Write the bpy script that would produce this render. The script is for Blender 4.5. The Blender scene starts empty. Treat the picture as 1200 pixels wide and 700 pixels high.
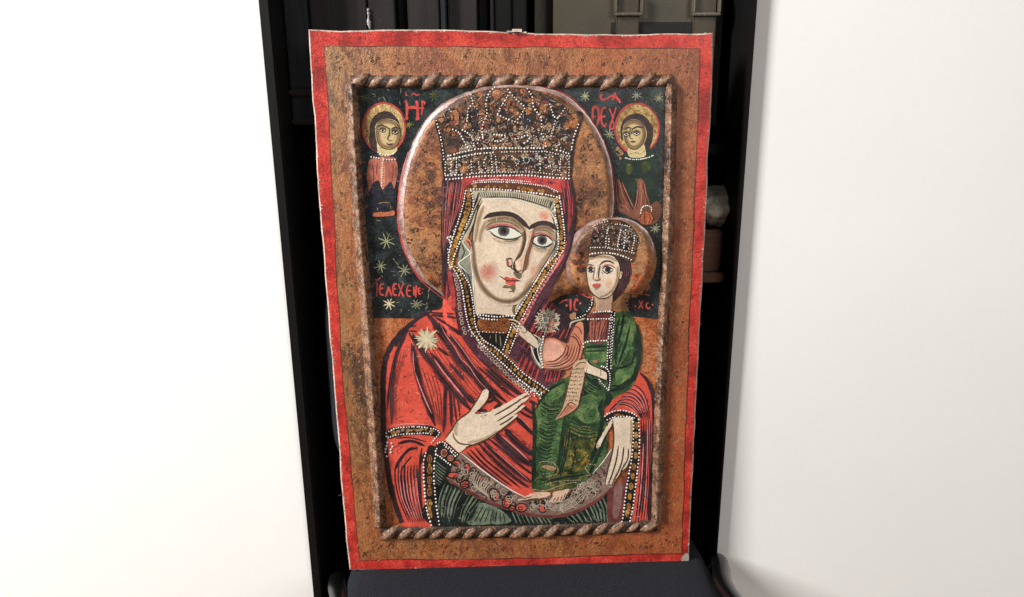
import bpy, math, random
import numpy as np
from mathutils import Matrix, Vector
from mathutils.geometry import delaunay_2d_cdt
random.seed(7); rng = np.random.default_rng(7)

# ------------------------------------------------------------------ camera, world, lamps, exposure
SC = bpy.context.scene
COL = SC.collection
SEAT_Z = 0.48                       # height of the seat that carries the icon
LEAN = math.radians(1.5)              # the icon leans back on the chair
BH = 0.62                           # board height, metres
F = 800.0                           # focal length in photo pixels (24 mm on 36 mm)
CAM_B = np.array([-0.027905, -0.19441987, -0.74763887])       # camera in board axes (right, down, away)
CX = np.array([0.9994, 0.0102, -0.0327]); CY = np.array([-0.0171, 0.9759, -0.2175]); CZ = np.array([0.0297, 0.2179, 0.9755])
ICON_M = Matrix.Translation((0, 0, SEAT_Z)) @ Matrix.Rotation(-LEAN, 4, 'X')

def loc(b):                         # board axes -> icon local (x right, y away, z up, origin at the foot)
    return Vector((b[0], b[2], BH / 2 - b[1]))
def locd(b):
    return Vector((b[0], b[2], -b[1]))
cam_d = bpy.data.cameras.new('camera'); cam = bpy.data.objects.new('camera', cam_d); COL.objects.link(cam)
cam_d.sensor_width = 36; cam_d.lens = 24; cam_d.clip_start = 0.01; cam_d.clip_end = 50
_x, _y, _z = locd(CX), -locd(CY), -locd(CZ)
_m = Matrix((( _x[0], _y[0], _z[0], 0), (_x[1], _y[1], _z[1], 0), (_x[2], _y[2], _z[2], 0), (0, 0, 0, 1)))
_m = Matrix.Translation(loc(CAM_B)) @ _m
cam.matrix_world = (ICON_M @ _m).normalized()
SC.camera = cam
CAMW = cam.matrix_world.translation.copy()

wd = bpy.data.worlds.new('World'); SC.world = wd; wd.use_nodes = True
bg = wd.node_tree.nodes['Background']; bg.inputs[0].default_value = (0.86, 0.93, 1, 1); bg.inputs[1].default_value = 0.12

def area(name, pos, target, sx, sy, power, col):
    d = bpy.data.lights.new(name, 'AREA'); d.shape = 'RECTANGLE'; d.size = sx; d.size_y = sy; d.energy = power; d.color = col
    o = bpy.data.objects.new(name, d); COL.objects.link(o); o.location = pos
    o.rotation_euler = (Vector(target) - Vector(pos)).to_track_quat('-Z', 'Y').to_euler()
    return o
area('window_light', (-2.45, -1.35, 2.55), (0, 0, 0.85), 0.6, 1.3, 205, (1, 0.97, 0.93))
area('fill_light', (1.5, -2.7, 1.9), (0.4, 0.0, 0.8), 1.2, 1.2, 30, (1, 0.96, 0.9))  # soft fill added to brighten the right wall and shelves, no actual room lamp
SC.view_settings.view_transform = 'Standard'; SC.view_settings.look = 'None'; SC.view_settings.gamma = 1
SC.view_settings.exposure = 0.0
SC.render.engine = 'CYCLES'
SC.cycles.use_denoising = True

# ------------------------------------------------------------------ helpers: tracing
def wpt(x, y, Y):                   # photo pixel -> world point on the upright plane at depth Y
    d = cam.matrix_world.to_3x3() @ Vector(((x - 600) / F, -(y - 350) / F, -1))
    t = (Y - CAMW.y) / d.y
    return CAMW + d * t
def board(xy, z):                   # traced point -> icon local, z metres proud of the board face
    xy = np.asarray(xy, float).reshape(-1, 2); z = np.broadcast_to(np.asarray(z, float), (len(xy),))
    a = (xy[:, 0:1] - 600) / F; b = (xy[:, 1:2] - 350) / F
    d = a * CX + b * CY + CZ
    t = (-z - CAM_B[2]) / d[:, 2]
    p = CAM_B + d * t[:, None]
    return np.stack([p[:, 0], p[:, 2], BH / 2 - p[:, 1]], 1)

def spline(pts, step=2.5, closed=False):
    p = np.asarray(pts, float)
    if len(p) == 2 and not closed:
        n = max(2, int(np.hypot(*(p[1] - p[0])) / step) + 1)
        return p[0] + (p[1] - p[0]) * np.linspace(0, 1, n)[:, None]
    n = len(p); out = []
    rngk = range(n) if closed else range(n - 1)
    for k in rngk:
        if closed: p0, p1, p2, p3 = p[(k - 1) % n], p[k], p[(k + 1) % n], p[(k + 2) % n]
        else:
            p1, p2 = p[k], p[k + 1]
            p0 = p[k - 1] if k else 2 * p1 - p2
            p3 = p[k + 2] if k + 2 < n else 2 * p2 - p1
        m = max(1, int(round(np.hypot(*(p2 - p1)) / step)))
        t = (np.arange(m) / m)[:, None]
        out.append(0.5 * (2 * p1 + (p2 - p0) * t + (2 * p0 - 5 * p1 + 4 * p2 - p3) * t * t + (3 * p1 - p0 - 3 * p2 + p3) * t ** 3))
    if not closed: out.append(p[-1:])
    return np.concatenate(out)
def straight(pts, step=4):
    p = np.asarray(pts, float); out = []
    for k in range(len(p)):
        a, b = p[k], p[(k + 1) % len(p)]
        m = max(1, int(np.hypot(*(b - a)) / step)); t = (np.arange(m) / m)[:, None]
        out.append(a + (b - a) * t)
    return np.concatenate(out)
def resample(p, n):
    p = spline(p, 1.5); s = np.r_[0, np.cumsum(np.hypot(*np.diff(p, axis=0).T))]
    q = np.linspace(0, s[-1], n)
    return np.stack([np.interp(q, s, p[:, 0]), np.interp(q, s, p[:, 1])], 1)
def between(c1, c2, n, ends=True, m=14):
    a, b = resample(c1, m), resample(c2, m)
    ts = np.linspace(0, 1, n) if ends else (np.arange(n) + .5) / n
    return [a + (b - a) * t for t in ts]
def inside(poly, q):
    x, y = q[:, 0], q[:, 1]; c = np.zeros(len(q), bool); n = len(poly)
    for k in range(n):
        x1, y1 = poly[k]; x2, y2 = poly[(k + 1) % n]
        if y1 == y2: continue
        m = ((y1 > y) != (y2 > y)) & (x < (x2 - x1) * (y - y1) / (y2 - y1) + x1)
        c ^= m
    return c
def seg_dist(poly, q):
    d = np.full(len(q), 1e9)
    for k in range(len(poly)):
        a = poly[k]; b = poly[(k + 1) % len(poly)]; ab = b - a; L = ab @ ab
        if L < 1e-9: continue
        t = np.clip(((q - a) @ ab) / L, 0, 1)
        d = np.minimum(d, np.hypot(*(q - a - t[:, None] * ab).T))
    return d

# ------------------------------------------------------------------ the carved relief of the panel
X0, Y0, X1, Y1 = 340, 10, 870, 700
gx, gy = np.meshgrid(np.arange(X0, X1), np.arange(Y0, Y1)); GQ = np.stack([gx.ravel(), gy.ravel()], 1).astype(float)
HALO = [(600, 98), (575, 101), (548, 108), (520, 121), (500, 139), (486, 162), (475, 192), (469, 222), (467, 250), (470, 278), (479, 304), (495, 329), (519, 349),
        (530, 400), (570, 440), (630, 440), (650, 356), (672, 345), (692, 328), (706, 300), (716, 268), (720, 238), (718, 205), (711, 175), (696, 145), (671, 117), (640, 103)]
HALO2 = [(716, 254), (696, 258), (678, 270), (667, 287), (663, 306), (666, 326), (674, 338), (690, 352), (690, 385), (735, 385), (738, 354), (752, 346), (763, 330), (769, 310), (767, 288), (758, 270), (740, 258)]
def sm(t): t = np.clip(t, 0, 1); return t * t * (3 - 2 * t)
def plateau(poly, height, edge, y0, y1):
    s = spline(poly, 4, True); d = seg_dist(s, GQ); d[~inside(s, GQ)] = 0
    t = np.clip(d / edge, 0, 1); prof = np.sqrt(np.clip(1 - (1 - t) ** 2, 0, 1)) * .6 + sm(t) * .4
    return height * prof * (1 - sm((GQ[:, 1] - y0) / (y1 - y0)))
h1 = plateau(HALO, 0.0095, 10, 330, 425)
h2 = plateau(HALO2, 0.0150, 11, 338, 385)
HG = np.maximum(h1, h2).reshape(gx.shape)
def blur(a, k):
    for ax in (0, 1):
        for _ in range(2):
            a = sum(np.roll(a, s, ax) for s in range(-k, k + 1)) / (2 * k + 1)
    return a
HG = blur(HG, 1)
def hgt(q):
    x = np.clip(q[:, 0] - X0, 0, X1 - X0 - 2); y = np.clip(q[:, 1] - Y0, 0, Y1 - Y0 - 2)
    i = x.astype(int); j = y.astype(int); fx = x - i; fy = y - j
    return (HG[j, i] * (1 - fx) + HG[j, i + 1] * fx) * (1 - fy) + (HG[j + 1, i] * (1 - fx) + HG[j + 1, i + 1] * fx) * fy
LZ = 0.00022                        # one coat of paint

# ------------------------------------------------------------------ helpers: materials
def lin(c):
    return tuple(((v / 255) / 12.92 if v <= 10 else ((v / 255 + .055) / 1.055) ** 2.4) for v in c)
def nodes(name):
    m = bpy.data.materials.new(name); m.use_nodes = True; nt = m.node_tree
    return m, nt, nt.nodes['Principled BSDF']
def N(nt, t, **kw):
    n = nt.nodes.new(t)
    for k, v in kw.items():
        if k in n.inputs.keys(): n.inputs[k].default_value = v
        else: setattr(n, k, v)
    return n
def noise(nt, co, scale, detail=5, rough=.6, dist=0):
    n = N(nt, 'ShaderNodeTexNoise', Scale=scale, Detail=detail, Roughness=rough, Distortion=dist)
    nt.links.new(co, n.inputs['Vector']); return n.outputs['Fac']
def ramp(nt, fac, stops):
    r = nt.nodes.new('ShaderNodeValToRGB'); e = r.color_ramp.elements
    while len(e) < len(stops): e.new(0.5)
    for k, (p, c) in enumerate(stops):
        e[k].position = p; e[k].color = (*c, 1) if len(c) == 3 else c
    nt.links.new(fac, r.inputs[0]); return r.outputs[0]
def mixc(nt, fac, a, b, mode='MIX'):
    m = nt.nodes.new('ShaderNodeMix'); m.data_type = 'RGBA'; m.blend_type = mode
    for s, v in ((0, fac), (6, a), (7, b)):
        if hasattr(v, 'links') or hasattr(v, 'is_linked'): nt.links.new(v, m.inputs[s])
        else: m.inputs[s].default_value = v if s == 0 else (*v[:3], 1)
    return m.outputs[2]
BW = [(0, (0, 0, 0)), (1, (1, 1, 1))]
def coord(nt, stretch=(1, 1, 1)):
    t = nt.nodes.new('ShaderNodeTexCoord'); mp = nt.nodes.new('ShaderNodeMapping'); mp.inputs['Scale'].default_value = stretch
    nt.links.new(t.outputs['Object'], mp.inputs[0]); return mp.outputs[0]
DIRT = lin((58, 38, 30))
def paint(name, c, var=.22, wear=.5, wearcol=None, rough=.42, scale=1.0, bump=.25, light=None, stretch=(1, 1, 1), spec=.5):
    # aged tempera: uneven tone, grime flecks, fine cracks
    m, nt, b = nodes(name); co = coord(nt, stretch); c = lin(c)
    dk = tuple(v * (1 - min(.85, var * 1.9)) for v in c); lt = lin(light) if light else tuple(min(1, v * (1 + var * .8) + .006) for v in c)
    n1 = noise(nt, co, 38 * scale, 8, .64, .4)
    base = ramp(nt, n1, [(.38, dk), (.5, c), (.60, lt)])
    n2 = noise(nt, co, 520 * scale, 3, .6)
    g_ = min(.75, .25 + var)
    base = mixc(nt, ramp(nt, n2, [(.40, (g_, g_, g_)), (.56, (0, 0, 0))]), base, tuple(v * .55 for v in c))
    base = mixc(nt, ramp(nt, noise(nt, co, 800, 2, .5), [(.58, (0, 0, 0)), (.70, (.35, .35, .35))]), base, tuple(min(1, v * 1.35 + .03) for v in c))
    if wear > 0:
        n3 = noise(nt, co, 120 * scale, 12, .82, .6); w_ = .35 + .5 * wear
        base = mixc(nt, ramp(nt, n3, [(.585 - .06 * wear, (0, 0, 0)), (.66 - .05 * wear, (w_, w_, w_))]), base, lin(wearcol) if wearcol else DIRT)
        vo = N(nt, 'ShaderNodeTexVoronoi', feature='DISTANCE_TO_EDGE', Scale=120 * scale); 
        wc = nt.nodes.new('ShaderNodeVectorMath'); wc.operation = 'ADD'; nn = N(nt, 'ShaderNodeTexNoise', Scale=90, Detail=3); nt.links.new(co, nn.inputs['Vector'])
        sc_ = nt.nodes.new('ShaderNodeVectorMath'); sc_.operation = 'SCALE'; sc_.inputs[3].default_value = .012; nt.links.new(nn.outputs['Color'], sc_.inputs[0])
        nt.links.new(co, wc.inputs[0]); nt.links.new(sc_.outputs[0], wc.inputs[1]); nt.links.new(wc.outputs[0], vo.inputs['Vector'])
        cr = ramp(nt, vo.outputs[0], [(0, (.5 * wear,) * 3), (.035, (0, 0, 0))])
        base = mixc(nt, cr, base, tuple(v * .4 for v in c))
    nt.links.new(base, b.inputs['Base Color'])
    rr = ramp(nt, n2, [(.3, (rough - .1,) * 3), (.7, (rough + .16,) * 3)]); nt.links.new(rr, b.inputs['Roughness'])
    b.inputs['Specular IOR Level'].default_value = spec
    bp = N(nt, 'ShaderNodeBump', Strength=bump, Distance=.0022)
    hm = mixc(nt, .4, n1, n2); nt.links.new(hm, bp.inputs['Height']); nt.links.new(bp.outputs[0], b.inputs['Normal'])
    return m
def gilt(name, stops, scale=1.0, dark=.5, rough=.38, bump=.55, stretch=(1, 1, 1), speck=None, drift=None, grain=.7, coat=.25):
    # worn metal leaf over bole: blotches of ochre, orange, umber and black with flaked specks
    m, nt, b = nodes(name); co = coord(nt, stretch)
    n0 = noise(nt, co, 9 * scale, 3, .55, .3); n1 = noise(nt, co, 46 * scale, 12, .8, .8)
    f = mixc(nt, .55, n0, n1)
    k = len(stops); base = ramp(nt, f, [(.43 + .14 * i / (k - 1), lin(c)) for i, c in enumerate(stops)])
    nb = noise(nt, co, 38 * scale, 6, .62, 1.2)
    base = mixc(nt, ramp(nt, nb, [(.50, (0, 0, 0)), (.60, (dark * .85,) * 3)]), base, lin(tuple(v * .55 for v in stops[0])))
    nb2 = noise(nt, co, 55 * scale, 6, .62, 1.0)
    base = mixc(nt, ramp(nt, nb2, [(.53, (0, 0, 0)), (.60, (.55, .55, .55))]), base, lin(stops[-2]))
    n2 = noise(nt, co, 150 * scale, 6, .66, .8)
    base = mixc(nt, ramp(nt, n2, [(.53, (0, 0, 0)), (.59, (dark, dark, dark))]), base, lin((42, 27, 22)))
    n3 = noise(nt, co, 420, 4, .7, .8)
    base = mixc(nt, ramp(nt, n3, [(.57, (0, 0, 0)), (.65, (.7, .7, .7))]), base, lin(speck or (206, 160, 96)))
    if drift:
        # the leaf is ruddier towards one side and the foot of the panel
        sx_ = nt.nodes.new('ShaderNodeSeparateXYZ'); nt.links.new(co, sx_.inputs[0])
        ma = nt.nodes.new('ShaderNodeMath'); ma.operation = 'MULTIPLY_ADD'; ma.inputs[1].default_value = drift[1]; ma.inputs[2].default_value = drift[2]; nt.links.new(sx_.outputs[0], ma.inputs[0])
        mb = nt.nodes.new('ShaderNodeMath'); mb.operation = 'MULTIPLY_ADD'; mb.inputs[1].default_value = drift[3]; nt.links.new(sx_.outputs[2], mb.inputs[0]); nt.links.new(ma.outputs[0], mb.inputs[2])
        mc = nt.nodes.new('ShaderNodeMath'); mc.operation = 'MULTIPLY_ADD'; mc.inputs[1].default_value = 1.6; mc.use_clamp = True; nt.links.new(n0, mc.inputs[0]); nt.links.new(mb.outputs[0], mc.inputs[2])
        base = mixc(nt, mc.outputs[0], base, mixc(nt, .66, base, lin(drift[0])))
    n4 = noise(nt, co, 640, 3, .6)
    base = mixc(nt, ramp(nt, n4, [(.40, (grain,) * 3), (.52, (0, 0, 0))]), base, lin(stops[0]))
    b.inputs['Coat Weight'].default_value = coat * .5; b.inputs['Coat Roughness'].default_value = .3
    nt.links.new(base, b.inputs['Base Color'])
    rr = ramp(nt, n2, [(.35, (rough - .08,) * 3), (.65, (rough + .2,) * 3)]); nt.links.new(rr, b.inputs['Roughness'])
    bp = N(nt, 'ShaderNodeBump', Strength=bump, Distance=.003); hm = mixc(nt, .5, n1, n3)
    nt.links.new(hm, bp.inputs['Height']); nt.links.new(bp.outputs[0], b.inputs['Normal'])
    return m

M = {}
M['red_edge'] = paint('red_edge_paint', (196, 52, 43), .3, .85, (112, 26, 24), .42, .8, .6, light=(218, 76, 62))
M['gesso'] = paint('gesso', (206, 186, 172), .25, .9, (150, 70, 60), .7, 1.4, .6)
M['border'] = gilt('border_leaf', [(84, 56, 38), (132, 92, 58), (164, 122, 78), (170, 110, 64), (116, 74, 46)], .7, .65, .36, .7, (1, 1, .5), drift=((178, 84, 46), 2.0, -.12, -.6), grain=.35, coat=.5)
M['halo'] = gilt('halo_leaf', [(84, 46, 28), (130, 72, 40), (170, 100, 56), (190, 130, 80), (158, 112, 74)], 1.2, .62, .38, .6, drift=((206, 160, 116), 3.6, -.8, 0), grain=.35, coat=.3, speck=(204, 150, 96))
M['rope'] = gilt('rope_leaf', [(60, 38, 26), (104, 68, 46), (146, 102, 74), (180, 138, 110), (112, 78, 52)], 2.2, .75, .30, .7, speck=(216, 180, 152), grain=.4, coat=.7)
M['ropeground'] = gilt('rope_ground', [(34, 22, 16), (60, 38, 24), (92, 58, 34)], 1.6, .8, .5, .5)
M['lowfield'] = gilt('ground_leaf', [(118, 58, 30), (168, 86, 42), (196, 108, 58), (200, 134, 92)], 1.1, .5, .4, .5, speck=(222, 160, 96))
M['teal'] = paint('dark_teal_ground', (34, 41, 42), .4, .45, (84, 82, 78), .3, 1.2, .35, light=(58, 68, 70))
M['rim'] = paint('rim_rose', (172, 138, 130), .3, .9, (92, 60, 54), .24, 1.8, .4, light=(204, 174, 166), spec=1.0)
M['rim'].node_tree.nodes['Principled BSDF'].inputs['Coat Weight'].default_value = .8; M['rim'].node_tree.nodes['Principled BSDF'].inputs['Coat Roughness'].default_value = .2
M['rimred'] = paint('rim_red', (184, 64, 62), .25, .7)
M['red'] = paint('vermilion', (214, 83, 66), .13, .35, (136, 42, 38), .42, .8, .25)
M['redveil'] = paint('veil_red', (192, 70, 66), .25, .7, (70, 30, 44), .42, 1.4)
M['pink'] = paint('pink_light', (226, 132, 128), .2, .4)
M['plum'] = paint('plum_black', (50, 34, 40), .3, .35, (96, 62, 66), .4)
M['plumveil'] = paint('veil_plum', (82, 46, 58), .35, .6, (150, 110, 116), .4, 1.4)
M['black'] = paint('black_brown', (32, 25, 23), .3, .3, (74, 58, 46), .4)
M['skin'] = paint('flesh', (226, 206, 182), .08, .28, (176, 146, 120), .45, .7, .18, spec=.35)
M['skin2'] = paint('flesh_warm', (220, 184, 156), .1, .3, (170, 124, 100), .45)
M['olive'] = paint('flesh_shade', (124, 102, 78), .18, .3, (84, 64, 48), .45)
M['olivemid'] = paint('flesh_half_shade', (178, 154, 126), .14, .3, (130, 100, 80), .45)
M['flesh_line'] = paint('flesh_line', (78, 60, 46), .2, .2)
M['blush'] = [paint('blush%d' % k, c, .12, .35, (168, 84, 70), .46) for k, c in enumerate([(224, 188, 164), (220, 168, 146), (212, 146, 126)])]
M['lip'] = paint('lip_red', (202, 76, 66), .14, .2); M['liplight'] = paint('lip_light', (222, 112, 96), .12, .2)
M['lid'] = paint('lid_red', (186, 92, 88), .15, .2)
M['brow'] = paint('brow_black', (58, 43, 40), .2, .1)
M['eye'] = paint('eye_white', (222, 220, 206), .06, .1); M['iris'] = paint('iris_grey', (96, 90, 88), .2, .1); M['irisin'] = paint('iris_dark', (62, 54, 56), .2, .1)
M['pupil'] = paint('pupil_black', (18, 15, 16), .1, 0)
M['nosered'] = paint('nose_shadow', (132, 84, 62), .2, .2)
M['cream'] = paint('cream_linen', (196, 184, 158), .16, .5, (110, 100, 78), .45, 1.3)
M['white'] = paint('white_highlight', (236, 230, 216), .08, .15)
M['scarf'] = paint('grey_green_scarf', (136, 138, 122), .3, .4, (70, 70, 60))
M['pearl'] = paint('pearl_white', (232, 228, 222), .06, 0, rough=.3)
M['pearldim'] = paint('pearl_dim', (186, 168, 146), .2, .2)
M['goldtrim'] = gilt('gold_trim', [(96, 56, 24), (166, 106, 40), (208, 146, 62), (218, 166, 84)], 4, .5, .35, .4, speck=(240, 204, 122), grain=.4)
M['crown'] = gilt('crown_ground', [(22, 16, 16), (36, 25, 22), (70, 44, 30), (118, 74, 42), (50, 34, 28)], 3.0, .85, .42, .4, speck=(176, 142, 106))
M['amber'] = gilt('amber_jewel', [(110, 58, 26), (170, 96, 46), (196, 126, 70)], 5, .5, .35)
M['tan'] = paint('ornament_tan', (170, 132, 96), .3, .5)
M['umber'] = paint('umber', (92, 52, 36), .3, .5)
M['navy'] = paint('navy_black', (38, 40, 50), .4, .4, (84, 84, 92), .38)
M['green'] = paint('robe_green', (58, 88, 52), .42, .8, (24, 38, 26), .40, 1.6, .35, light=(98, 126, 76))
M['greenlt'] = paint('robe_green_light', (84, 120, 72), .35, .9, (38, 62, 40), .40, 2.0, light=(130, 146, 88))
M['greendk'] = paint('robe_green_dark', (24, 44, 34), .3, .35, (54, 84, 58), .42)
M['greenmoss'] = paint('robe_moss', (72, 84, 42), .4, .9, (34, 36, 22), .42, 1.8, light=(150, 132, 70))
M['under'] = paint('underskirt', (26, 33, 30), .4, .4, (60, 70, 60), .4)
M['underlt'] = paint('underskirt_light', (116, 128, 106), .4, .9, (50, 60, 50), .42, 2.2)
M['cloth'] = paint('cloth_mauve', (134, 106, 94), .25, .6, (86, 58, 54), .45, 1.4)
M['clothline'] = paint('cloth_pale_line', (178, 162, 144), .25, .6)
M['wine'] = paint('wine_brown', (112, 58, 54), .3, .5, (60, 34, 36), .42, 1.2)
M['mauve'] = paint('mauve_fold', (132, 94, 90), .3, .5)
M['salmon'] = paint('salmon', (206, 134, 104), .18, .4, (140, 84, 62), .43)
M['salmonlt'] = paint('salmon_light', (228, 170, 146), .14, .4, (180, 116, 96), .43)
M['saintpink'] = paint('saint_tunic', (180, 104, 86), .2, .5, (110, 60, 54), .43)
M['saintskin'] = paint('saint_flesh', (208, 188, 138), .14, .4, (134, 112, 80), .45)
M['sainthalo'] = gilt('saint_halo', [(130, 92, 46), (182, 146, 84), (212, 180, 116), (220, 192, 136)], 3, .6, .38, .4)
M['hair'] = paint('hair_brown', (54, 38, 36), .3, .3, (90, 66, 56), .4)
M['star'] = paint('star_pale', (150, 150, 116), .3, .4, (84, 88, 70)); M['starbright'] = paint('star_cream', (222, 206, 166), .15, .4)
M['letter'] = paint('letter_red', (204, 76, 70), .2, .4, (120, 40, 40))
M['scroll'] = paint('scroll_paper', (206, 174, 142), .14, .4, (160, 120, 96))
M['orange'] = gilt('orange_leaf', [(150, 66, 36), (196, 100, 60), (208, 130, 86)], 3, .5, .4)
M['brownfold'] = paint('saint_drape', (132, 82, 60), .3, .5)

# ------------------------------------------------------------------ helpers: objects
def link(name, me, mat, parent=None, kind=None, smooth=True):
    if smooth:
        me.polygons.foreach_set('use_smooth', [True] * len(me.polygons))
    o = bpy.data.objects.new(name, me); COL.objects.link(o)
    if mat is not None and not me.materials: me.materials.append(mat)
    if parent is not None: o.parent = parent
    if kind: o['kind'] = kind
    return o
def mesh(name, v, f):
    me = bpy.data.meshes.new(name); me.from_pydata([tuple(map(float, p)) for p in v], [], f); me.update(); return me
def tag(o, label, cat, group=None):
    o['label'] = label; o['category'] = cat
    if group: o['group'] = group
    return o
def empty(name, m):
    o = bpy.data.objects.new(name, None); COL.objects.link(o); o.empty_display_size = .05; o.matrix_world = m; return o

ICON = empty('painted_icon', ICON_M)
tag(ICON, 'carved and painted wooden icon of a crowned mother and child, red edged, propped on chair', 'icon')

def fill_geo(pts, layer, step=6, smooth=True, closed_step=2.4, lift=None, skirt=.0003, flat=False, rag=.22):
    b = spline(pts, closed_step, True) if smooth else straight(pts, closed_step)
    if rag: b = b + rng.normal(0, rag, b.shape)
    if not step and not flat and hgt(b).max() > 2e-4: step = 4
    lo, hi = b.min(0), b.max(0)
    q = np.zeros((0, 2))
    if step:
        xs = np.arange(lo[0] + step / 2, hi[0], step); ys = np.arange(lo[1] + step / 2, hi[1], step)
        if len(xs) and len(ys):
            g = np.stack(np.meshgrid(xs, ys), -1).reshape(-1, 2)
            g[:, 0] += (np.round(g[:, 1] / step) % 2) * step * .5
            g = g[inside(b, g)]
            if len(g): q = g[seg_dist(b, g) > step * .35]
    allp = np.concatenate([b, q])
    vs, es, fs, *_ = delaunay_2d_cdt([Vector(p) for p in allp], [], [list(range(len(b)))], 1, 1e-4)
    xy = np.array([tuple(v) for v in vs])
    z = hgt(xy) * (0 if flat else 1) + layer * LZ
    if lift is not None: z = z + lift(xy)
    v = board(xy, z); fs = [tuple(f) for f in fs]
    # face orientation towards the viewer
    out = []; 
    for f in fs:
        a, bb, c = xy[f[0]], xy[f[1]], xy[f[2]]
        cr = (bb[0] - a[0]) * (c[1] - a[1]) - (bb[1] - a[1]) * (c[0] - a[0])
        out.append(f if cr < 0 else f[::-1])
    fs = out
    if skirt:
        ec = {}
        for f in fs:
            for k in range(len(f)):
                e = (f[k], f[(k + 1) % len(f)]); key = tuple(sorted(e)); ec.setdefault(key, []).append(e)
        low = {}
        vl = [tuple(p) for p in v]
        dn = board(xy, z - skirt)
        for key, l in ec.items():
            if len(l) == 1:
                a, bb = l[0]
                for k in (a, bb):
                    if k not in low: low[k] = len(vl); vl.append(tuple(v[k])); vl.append(tuple(dn[k]))
                fs.append((low[bb], low[a], low[a] + 1, low[bb] + 1))
        v = vl
    return list(map(tuple, v)), fs
def fill(name, pts, mat, layer, parent=None, label=None, **kw):
    v, f = fill_geo(pts, layer, **kw)
    o = link(name, mesh(name, v, f), M[mat] if isinstance(mat, str) else mat, parent or ICON)
    if label: o['label'] = label
    return o
def fills(name, polys, mat, layer, parent=None, kind=None, **kw):
    V, Fs = [], []
    if kind is None:
        for p in polys: o = fill(name, p, mat, layer, parent, **kw)
        return o
    for p in polys:
        v, f = fill_geo(p, layer, **kw); o = len(V); V += v; Fs += [tuple(i + o for i in ff) for ff in f]
    return link(name, mesh(name, V, Fs), M[mat] if isinstance(mat, str) else mat, parent or ICON, kind)
def ribbon(V, Fs, pts, w, layer, taper=(.35, .25), jit=.16, step=1.6, smooth=True):
    p = spline(pts, step) if smooth else np.asarray(pts, float)
    if len(p) < 2: return
    t = np.gradient(p, axis=0); n = np.stack([-t[:, 1], t[:, 0]], 1); n /= (np.hypot(*n.T)[:, None] + 1e-9)
    u = np.linspace(0, 1, len(p)); prof = np.minimum(1, np.minimum(taper[0] + u * 5, taper[1] + (1 - u) * 5))
    jn = np.interp(u, np.linspace(0, 1, max(3, len(p) // 3)), rng.uniform(1 - jit, 1 + jit, max(3, len(p) // 3)))
    hw = (w * .5 * prof * jn)[:, None]
    L, R = p + n * hw, p - n * hw; o = len(V); m = len(p)
    zc = hgt(p) + layer * LZ
    for q, dz in ((L, -.00003), (p, .00001), (R, -.00003)):
        V.extend(map(tuple, board(q, np.maximum(hgt(q), zc - layer * LZ - .0002) + layer * LZ + dz)))
    for k in range(m - 1):
        Fs.append((o + k, o + k + 1, o + m + k + 1, o + m + k)); Fs.append((o + m + k, o + m + k + 1, o + 2 * m + k + 1, o + 2 * m + k))
def lines(name, strokes, mat, layer, parent=None, w=2, kind=None, **kw):
    if kind is None and len(strokes) > 1 and name not in ('finger', 'eyebrow', 'mouth', 'letter', 'letter_title', 'painted_star', 'halo_rim'): kind = 'stuff'
    # strokes: list of point lists, or (points, width)
    V, Fs = [], []
    for s in strokes:
        if isinstance(s, tuple) and len(s) == 2 and np.isscalar(s[1]): ribbon(V, Fs, s[0], s[1], layer, **kw)
        else: ribbon(V, Fs, s, w, layer, **kw)
    return link(name, mesh(name, V, Fs), M[mat] if isinstance(mat, str) else mat, parent or ICON, kind)
TONE = {}
def tone(c, wear=.25):
    c = tuple(int(v) for v in c)
    if c not in TONE: TONE[c] = paint('tone_%d_%d_%d' % c, c, .09, wear, tuple(int(v * .75) for v in c), .45)
    return TONE[c]
def soft(name, paths, w, c0, c1, layer, parent, n=5, **kw):
    # brushed transition: coats from the outer tone c0 to the inner tone c1, each narrower
    for k in range(n):
        t = k / (n - 1); c = tuple(a + (b - a) * t for a, b in zip(c0, c1))
        lines(name, [(p, w * (1 - .72 * t)) for p in paths], tone(c), layer + k * .16, parent, kind='stuff', **kw)
def softspot(name, c, rx, ry, c0, c1, layer, parent, n=6):
    for k in range(n):
        t = k / (n - 1); col = tuple(a + (b - a) * t for a, b in zip(c0, c1)); s_ = 1 - .78 * t
        fill(name, circle(c, rx * s_, 16, ry * s_), tone(col), layer + k * .14, parent, step=0, skirt=0, rag=.5, closed_step=2)
def circle(c, r, n=14, ry=None):
    return [(c[0] + r * math.cos(k * 2 * math.pi / n), c[1] + (ry or r) * math.sin(k * 2 * math.pi / n)) for k in range(n)]
def ring(c, r, n=12, ry=None): p = circle(c, r, n, ry); return p + [p[0]]
def dots(name, pts, r, mat, layer, parent=None, kind='stuff', jit=.18, height=.75):
    V, Fs = [], []; n = 8
    pts = np.asarray(pts, float).reshape(-1, 2)
    for c in pts:
        rr = r * random.uniform(1 - jit, 1 + jit); z0 = hgt(c[None])[0] + layer * LZ; o = len(V)
        a0 = random.random()
        for fr, fz in ((1, -.00025), (.75, .00045 * height * r), (0.001, .0007 * height * r)):
            k = n if fr > .01 else 1
            q = np.array([(c[0] + rr * fr * math.cos(a0 + j * 2 * math.pi / n), c[1] + rr * fr * math.sin(a0 + j * 2 * math.pi / n)) for j in range(k)])
            V.extend(map(tuple, board(q, z0 + fz)))
        for j in range(n):
            k = (j + 1) % n
            Fs.append((o + k, o + j, o + n + j, o + n + k)); Fs.append((o + n + k, o + n + j, o + 2 * n))
    return link(name, mesh(name, V, Fs), M[mat], parent or ICON, kind)
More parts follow.
